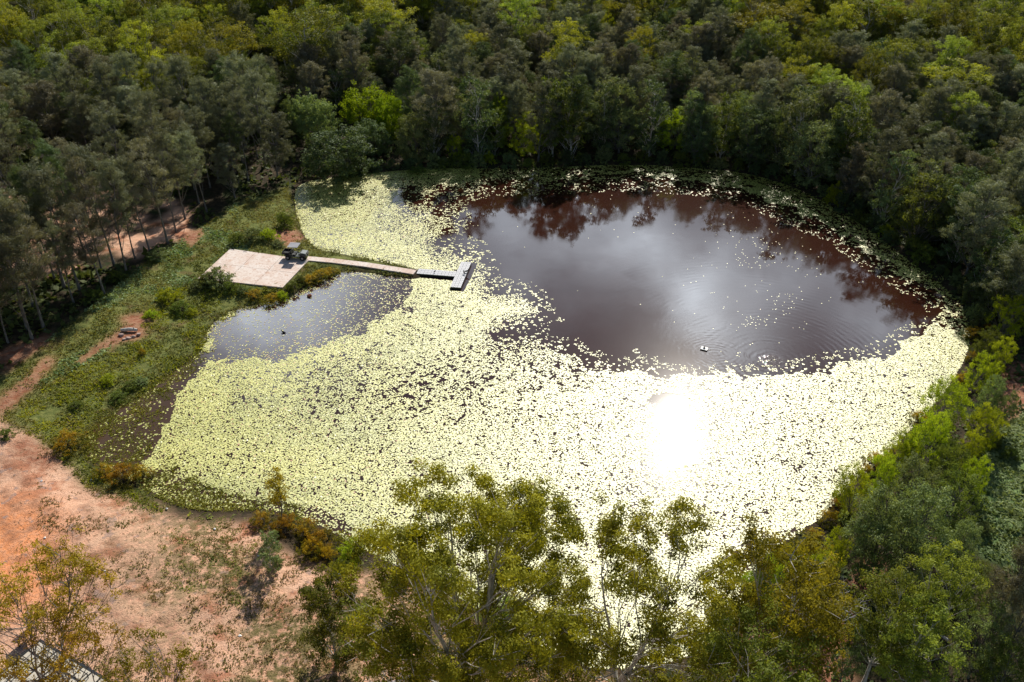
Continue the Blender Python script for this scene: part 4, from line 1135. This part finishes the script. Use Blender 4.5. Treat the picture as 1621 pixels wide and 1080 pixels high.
# ------------------------------------------------------------------ floating jetty of cube floats
M_flt = plain('grey_plastic_float', (.60, .60, .62), .45, .4, var=.06, sc=3)
M_dk = plain('dark_plastic', (.03, .03, .033), .5, .3)
sd = unit((G(728, 429.3, .38) - G(659.9, 424.1, .38))[:2]); perp = np.array([-sd[1], sd[0]])
rot = math.atan2(sd[1], sd[0])
dock = thing('floating_jetty', 'grey T shaped floating jetty of plastic cube floats', 'jetty', (0, 0, 0))
S_ = .5
gb = GB(); gb.box((0, 0, .12), (S_ * .985, S_ * .985, .36)); mcube = gb.mesh('float_side', M_dk, .03)
gb = GB(); gb.box((0, 0, .34), (S_ * .93, S_ * .93, .07)); gb.box((0, 0, .385), (.16, .16, .02)); mtop = gb.mesh('float_top', M_flt, .018)
o0 = G(659.0, 433.0, .38)[:2]
end = G(721.6, 439.2, .38)[:2]; nst = int(round(np.linalg.norm(end - o0) / S_)); print('stem floats', nst)
hb = G(714.7, 453.9, .38)[:2]; hu = unit((G(734.1, 414.6, .38)[:2] - hb)); nh = int(round(np.linalg.norm(G(734.1, 414.6, .38)[:2] - hb) / S_)); print('head', nh, 'angle', math.degrees(math.acos(np.dot(hu, sd))))
def float_at(c_):
    f_ = link('float_cube', mcube, dock, (c_[0], c_[1], 0)); f_.rotation_euler.z = rot
    t_ = link('deck_pad', mtop, f_)
for i in range(nst):
    for j in range(3): float_at(o0 + sd * (i + .5) * S_ + perp * (j + .5) * S_)
hc = o0 + sd * (nst * S_); nh = min(nh, 16)
off = round(float(np.dot(hb - hc, perp)) / S_)
for i in range(3):
    for j in range(min(nh, 17)):
        float_at(hc + sd * (i + .5) * S_ + perp * (j + off + .5) * S_)
# birds resting on the jetty, duck on the pool
M_bird = plain('dark_feathers', (.035, .032, .035), .6, .3); M_bill = plain('bill', (.25, .17, .08), .5)


def bird(name, label, cat, c_, s, rz, stand=True):
    g = thing(name, label, cat, c_, rz)
    P = np.array([[-.30, 0, .10], [-.22, 0, .12], [-.1, 0, .12], [.05, 0, .12], [.15, 0, .15], [.19, 0, .22], [.21, 0, .28], [.24, 0, .31], [.28, 0, .31]]) * s
    r_ = np.array([.01, .04, .075, .085, .06, .032, .03, .04, .012]) * s
    if stand: P[:, 2] += .06 * s
    b = GB(); b.tube(P, r_, 8); link('body', b.mesh('body', M_bird), g)
    b = GB(); b.tube(np.array([[.27, 0, .31], [.35, 0, .30]]) * s + [0, 0, .06 * s if stand else 0], [.014 * s, .004 * s], 5); link('bill', b.mesh('bill', M_bill), g)
    if stand:
        b = GB(); b.tube(np.array([[0, .03, 0], [0, .03, .1]]) * s, .008 * s, 4); b.tube(np.array([[0, -.03, 0], [0, -.03, .1]]) * s, .008 * s, 4); link('leg', b.mesh('leg', M_bill), g)
    return g


q = G(688, 431.5, .4); bird('bird', 'small dark bird on the stem of the jetty', 'bird', (q[0], q[1], .4), .9, 1)
q = G(735, 434, .4); bird('bird', 'dark bird standing on the middle of the jetty head', 'bird', (q[0], q[1], .4), 1.3, 2)
q = G(738.5, 431.5, .4); bird('bird', 'dark bird on the jetty head nearer the open water', 'bird', (q[0], q[1], .4), 1.3, .5)
q = G(449, 527, 0); bird('duck', 'dark duck swimming on the grey pool', 'duck', (q[0], q[1], -.04), 1.25, 2.8, False)

# ------------------------------------------------------------------ small raft
q = G(1115, 552, .1); rz = R(-28)
raft = thing('raft', 'small white floating raft on the open dark water', 'raft', (q[0], q[1], 0), rz); raft.scale = (.72, .72, .72)
M_white = plain('white_board', (.80, .80, .78), .5, .4, var=.05)
b = GB(); b.box((0, 0, .17), (1.2, .95, .08)); link('deck', b.mesh('deck', M_white, .015), raft)
for s_ in (-1, 1):
    b = GB(); b.tube([[-.58, s_ * .33, .03], [.58, s_ * .33, .03]], .11, 10); link('float_tube', b.mesh('float_tube', M_dk), raft)
b = GB(); b.box((-.05, .02, .32), (.3, .24, .22)); b.tube([[-.05, .02, .4], [.0, .05, .62]], [.05, .03], 8); b.tube([[.05, 0, .34], [.3, -.1, .3], [.42, -.3, .2]], .035, 6); link('pump', b.mesh('pump', M_dk, .01), raft)
b = GB(); b.tube([[-.55, -.42, .21], [-.55, -.42, .34]], .02, 6); b.tube([[.55, .42, .21], [.55, .42, .34]], .02, 6); link('cleat', b.mesh('cleat', M_dk), raft)

# ------------------------------------------------------------------ utility vehicle
M_body = plain('camouflage_paint', (.16, .18, .15), .35, .5, var=.35, sc=5); M_roof = plain('grey_roof', (.34, .34, .36), .4, .5, var=.05); M_tyre = plain('tyre_rubber', (.02, .02, .02), .8, .2)
M_rim = plain('silver_rim', (.55, .55, .56), .3, .5, 1.0); M_seat = plain('black_vinyl', (.03, .03, .03), .45, .4)
q = G(470, 408.5, PAD_Z)
ut = thing('utility_vehicle', 'dark open sided farm buggy with a flat grey roof parked on the slab', 'buggy', (q[0], q[1], PAD_Z), rot + R(2)); ut.scale = (1.1, 1.1, 1.1)
b = GB(); b.box((0, 0, .42), (2.7, 1.1, .14)); b.box((1.05, 0, .72), (.85, 1.15, .42), taper=.86); b.box((.55, 0, .62), (.12, 1.2, .5)); b.box((-.15, .6, .5), (1.1, .1, .12)); b.box((-.15, -.6, .5), (1.1, .1, .12)); link('body', b.mesh('body', M_body, .03), ut)
b = GB(); b.box((1.1, 0, .95), (.7, 1.0, .06), ry=R(6)); link('bonnet', b.mesh('bonnet', plain('pale_camouflage', (.40, .43, .40), .3, .5, var=.4, sc=6), .02), ut)
for sx_, nm in ((1, 'front'), (-1, 'rear')):
    for s_ in (-1, 1):
        x_ = 1.0 if sx_ > 0 else -.95
        b = GB(); b.tube([[x_, s_ * .55, .33], [x_, s_ * .60, .33], [x_, s_ * .75, .33], [x_, s_ * .80, .33]], [.26, .34, .34, .26], 18); w_ = link('wheel', b.mesh('wheel', M_tyre), ut)
        b = GB(); b.tube([[x_, s_ * .79, .33], [x_, s_ * .815, .33]], [.17, .14], 12); link('rim', b.mesh('rim', M_rim), w_)
        b = GB(); b.box((x_, s_ * .66, .74), (.72, .3, .05)); b.box((x_ - .36, s_ * .66, .66), (.05, .3, .18)); b.box((x_ + .36, s_ * .66, .66), (.05, .3, .18)); link('mudguard', b.mesh('mudguard', M_dk, .01), ut)
b = GB()
for s_ in (-1, 1): b.tube([[.62, s_ * .6, .8], [.35, s_ * .58, 1.78], [-.7, s_ * .58, 1.80], [-.78, s_ * .6, .6]], .028, 6)
for x_ in (.35, -.18, -.7): b.tube([[x_, -.58, 1.79], [x_, .58, 1.79]], .025, 6)
link('roll_cage', b.mesh('roll_cage', M_dk), ut)
b = GB(); b.box((-.17, 0, 1.86), (1.35, 1.36, .05)); b.box((-.17, 0, 1.895), (1.3, .03, .02)); b.box((-.17, .36, 1.895), (1.3, .03, .02)); b.box((-.17, -.36, 1.895), (1.3, .03, .02)); link('roof', b.mesh('roof', M_roof, .012), ut)
for s_ in (-1, 1):
    b = GB(); b.box((-.22, s_ * .29, .66), (.5, .5, .14)); b.box((-.5, s_ * .29, .95), (.12, .5, .5), ry=R(-10)); link('seat', b.mesh('seat', M_seat, .03), ut)
b = GB(); an_ = np.linspace(0, 2 * np.pi, 17); b.tube(np.stack([.3 + .05 * np.sin(an_), .3 + .17 * np.cos(an_), 1.02 + .16 * np.sin(an_)], 1), .016, 6); b.tube([[.32, .3, 1.02], [.55, .3, .85]], .02, 6); link('steering_wheel', b.mesh('steering_wheel', M_dk), ut)
b = GB()
b.box((-1.2, 0, .72), (.95, 1.2, .05))
for s_ in (-1, 1): b.box((-1.2, s_ * .61, .88), (.99, .04, .28))
b.box((-1.69, 0, .88), (.04, 1.18, .28)); b.box((-.71, 0, .88), (.04, 1.18, .28)); link('tray', b.mesh('tray', M_dk, .008), ut)
b = GB(); b.tube([[1.5, -.5, .45], [1.62, -.45, .6], [1.62, .45, .6], [1.5, .5, .45]], .03, 6); b.tube([[1.6, -.4, .6], [1.56, -.35, .85], [1.56, .35, .85], [1.6, .4, .6]], .025, 6); link('bull_bar', b.mesh('bull_bar', M_dk), ut)
for s_ in (-1, 1):
    b = GB(); b.tube([[1.46, s_ * .42, .74], [1.50, s_ * .42, .74]], [.09, .08], 10); link('headlight', b.mesh('headlight', plain('lamp_glass', (.8, .8, .78), .15, .6)), ut)

# ------------------------------------------------------------------ log, rocks, litter
M_log = plain('bleached_wood', (.62, .60, .56), .7, .2, var=.2, sc=6); M_rock = plain('pinkish_rock', (.55, .40, .34), .8, .2, var=.25, sc=4); M_rust = plain('rusty_earth', (.34, .13, .07), .9, .1, var=.3)


def onground(px_, py_, dz=0):
    q = G(px_, py_, .9); z = float(ground_z(q[:1], q[1:2])[0]); q = G(px_, py_, z); return (q[0], q[1], z + dz)


c_ = onground(205, 525)
lg = thing('log', 'short bleached white log on the weedy bank', 'log', c_, R(-8))
t_ = np.linspace(-1, 1, 9); b = GB(); b.tube(np.stack([t_ * 1.0, .12 * np.sin(t_ * 2), .28 + .05 * np.cos(t_ * 3)], 1), .17 + .06 * np.cos(t_ * 1.3) + .02 * np.sin(t_ * 9), 10); link('stem', b.mesh('stem', M_log), lg)
b = GB(); b.tube([[.5, 0, .35], [.7, .12, .6]], [.07, .04], 7); link('branch_stub', b.mesh('branch_stub', M_log), lg)


def rock(label, p, s, mat, name='rock', cat='rock', seed=0, group=None):
    import bmesh
    bm = bmesh.new(); bmesh.ops.create_icosphere(bm, subdivisions=3, radius=1)
    g = np.random.default_rng(seed); A = unit(g.normal(size=(9, 3))); h_ = g.uniform(.55, .85, 9)
    for v_ in bm.verts:
        c0 = np.array(v_.co); f = min(1.0, min([h_[i] / max(1e-3, c0 @ A[i]) if c0 @ A[i] > 0 else 9 for i in range(9)])); v_.co = Vector(c0 * f * np.array(s))
    me = bpy.data.meshes.new(name); bm.to_mesh(me); bm.free(); me.materials.append(mat)
    o = link(name, me, None, (p[0], p[1], p[2] + s[2] * .4)); return tag(o, label, cat, group)


for i, (a, b_, s, lab) in enumerate([(192, 532, (.42, .3, .24), 'pink rock under the left end of the white log'), (203, 536, (.45, .3, .2), 'broad pale rock below the white log'), (211, 534, (.35, .3, .22), 'pink rock below the middle of the white log'),
                                     (220, 531, (.33, .28, .25), 'yellowish rock by the right end of the white log'), (197, 538, (.28, .25, .16), 'small rock lowest in the heap under the white log')]):
    rock(lab, onground(a, b_), s, M_rock, seed=i)
rock('reddish clump in the grey pool near the shore', G(490, 470, 0), (.35, .3, .3), M_rust, 'mud_clump', 'clump', 9)
for i, (a, b_, lab) in enumerate([(145, 760, 'white pebble beside the low orange shrubs'), (264, 806, 'white stone near the grey shallows'), (380, 1007, 'white stone low on the pink soil'), (71, 852, 'white stone on the orange soil'),
                                  (410, 880, 'pale stone beside the grey green bush'), (66, 762, 'pale stone high on the pink soil'), (340, 838, 'flat pale stone above the green patch'), (528, 935, 'white lump below the blue litter'), (165, 905, 'small pale stone in the middle of the pink soil')]):
    rock(lab, onground(a, b_), (.13 + .02 * (i % 3), .12, .09), M_white, 'stone', 'stone', 20 + i)
M_blue = plain('blue_plastic', (.22, .42, .62), .4, .5)
c_ = onground(534, 912)
b = GB(); b.box((0, 0, .05), (.55, .3, .06), rx=.2); b.box((.15, .1, .1), (.3, .25, .05), rz=.6, ry=.3); b.box((-.2, .05, .09), (.2, .3, .05), rz=-.4, rx=-.4); tag(link('plastic_sheet', b.mesh('plastic_sheet', M_blue, .01), None, c_), 'crumpled blue plastic litter beside the curved hedge', 'litter')

# fallen sticks and logs in the clearing and under the trees
M_stick = MBk['dead']
for i, (a, b_, L2, an_, lab) in enumerate([(118, 285, 5, .3, 'pale fallen log in the clearing beyond the grove'), (100, 290, 4, -.2, 'fallen branch below the pale log of the clearing'), (130, 282, 3, .8, 'short fallen branch across the pale log'),
                                           (1478, 1005, 2.2, 2.4, 'white dead branch under the dark corner gums'), (640, 1075, 3.2, .3, 'dark fallen branch at the foot of the big gum')]):
    g = np.random.default_rng(i + 5); c_ = onground(a, b_); t_ = np.linspace(-.5, .5, 8)
    P = np.stack([t_ * L2, np.cumsum(g.normal(size=8)) * .06 * L2 / 3, .14 + .03 * g.normal(size=8)], 1)
    o = thing('fallen_branch', lab, 'branch', c_, an_)
    b = GB(); b.tube(P, np.linspace(.13, .04, 8), 7); link('stem', b.mesh('stem', M_stick), o)
    for k_ in (3, 5):
        b = GB(); b.tube([P[k_], P[k_] + [.3 * L2 / 3, .35 * (1 if k_ == 3 else -1), .12], P[k_] + [.6 * L2 / 3, .5 * (1 if k_ == 3 else -1), .2]], [.05, .03, .015], 5); link('twig', b.mesh('twig', M_stick), o)

# ------------------------------------------------------------------ paving in the near corner
M_pave = plain('cream_paving', (.62, .56, .46), .75, .2, var=.12, sc=2); M_steel = plain('dark_steel', (.05, .055, .06), .45, .5, .6)
zc_ = float(ground_z(np.array([-27.0]), np.array([42.0]))[0]) + .12
A_ = G(63, 1013, zc_)[:2]; B_ = G(160, 1070, zc_)[:2]; u1 = unit(B_ - A_); u2 = np.array([-u1[1], u1[0]]); u2 = u2 if u2[1] < 0 else -u2
print('pave', A_, B_, u1, u2, zc_)
pv = thing('paving', 'cream paved square under the orange tinted gum', 'paving', (A_[0], A_[1], zc_), math.atan2(u1[1], u1[0]))
sgn = 1 if (u1[0] * u2[1] - u1[1] * u2[0]) > 0 else -1
b = GB()
for i in range(9):
    for j in range(9):
        b.box((.6 + i * 1.02, sgn * (.6 + j * 1.02), -.06), (.88, .88, .12))
link('paving_slabs', b.mesh('paving_slabs', M_pave, .012), pv)
b = GB(); b.box((4.6, sgn * 4.6, -.11), (9.4, 9.4, .1)); link('base', b.mesh('base', M_steel), pv)
fr = thing('frame_rack', 'low dark steel rack with rails standing on the cream paving', 'rack', (A_[0], A_[1], zc_ + .002), math.atan2(u1[1], u1[0]))
for i in range(5):
    b = GB(); b.tube([[.4 + i * 1.5, sgn * .5, .55], [.4 + i * 1.5, sgn * 7.5, .55]], .035, 6); link('rail', b.mesh('rail', M_steel), fr)
for j in range(3):
    b = GB(); b.tube([[.3, sgn * (.6 + j * 3.2), .48], [6.5, sgn * (.6 + j * 3.2), .48]], .035, 6); link('cross_rail', b.mesh('cross_rail', M_steel), fr)
    for i in (0, 2, 4):
        b = GB(); b.tube([[.4 + i * 1.5, sgn * (.6 + j * 3.2), 0], [.4 + i * 1.5, sgn * (.6 + j * 3.2), .55]], .04, 6); link('leg', b.mesh('leg', M_steel), fr)
pn = thing('solar_panel', 'dark tilted panel at the corner of the cream paving', 'panel', (A_[0] - u1[0] * .9, A_[1] - u1[1] * .9, zc_), math.atan2(u1[1], u1[0]))
b = GB(); b.box((0, sgn * .6, .75), (.9, 1.7, .05), ry=R(-25)); link('panel', b.mesh('panel', plain('panel_glass', (.015, .02, .035), .15, .6), .01), pn)
b = GB(); b.box((0, sgn * 1.47, .75), (.95, .05, .06), ry=R(-25)); b.box((0, sgn * -.27, .75), (.95, .05, .06), ry=R(-25)); link('frame', b.mesh('frame', plain('alloy', (.5, .5, .5), .4, .5, .9)), pn)
for s_ in (0, 1.2):
    b = GB(); b.tube([[0, sgn * s_, -.1], [0, sgn * s_, .74]], .04, 6); link('leg', b.mesh('leg', M_steel), pn)
bpy.context.view_layer.update()
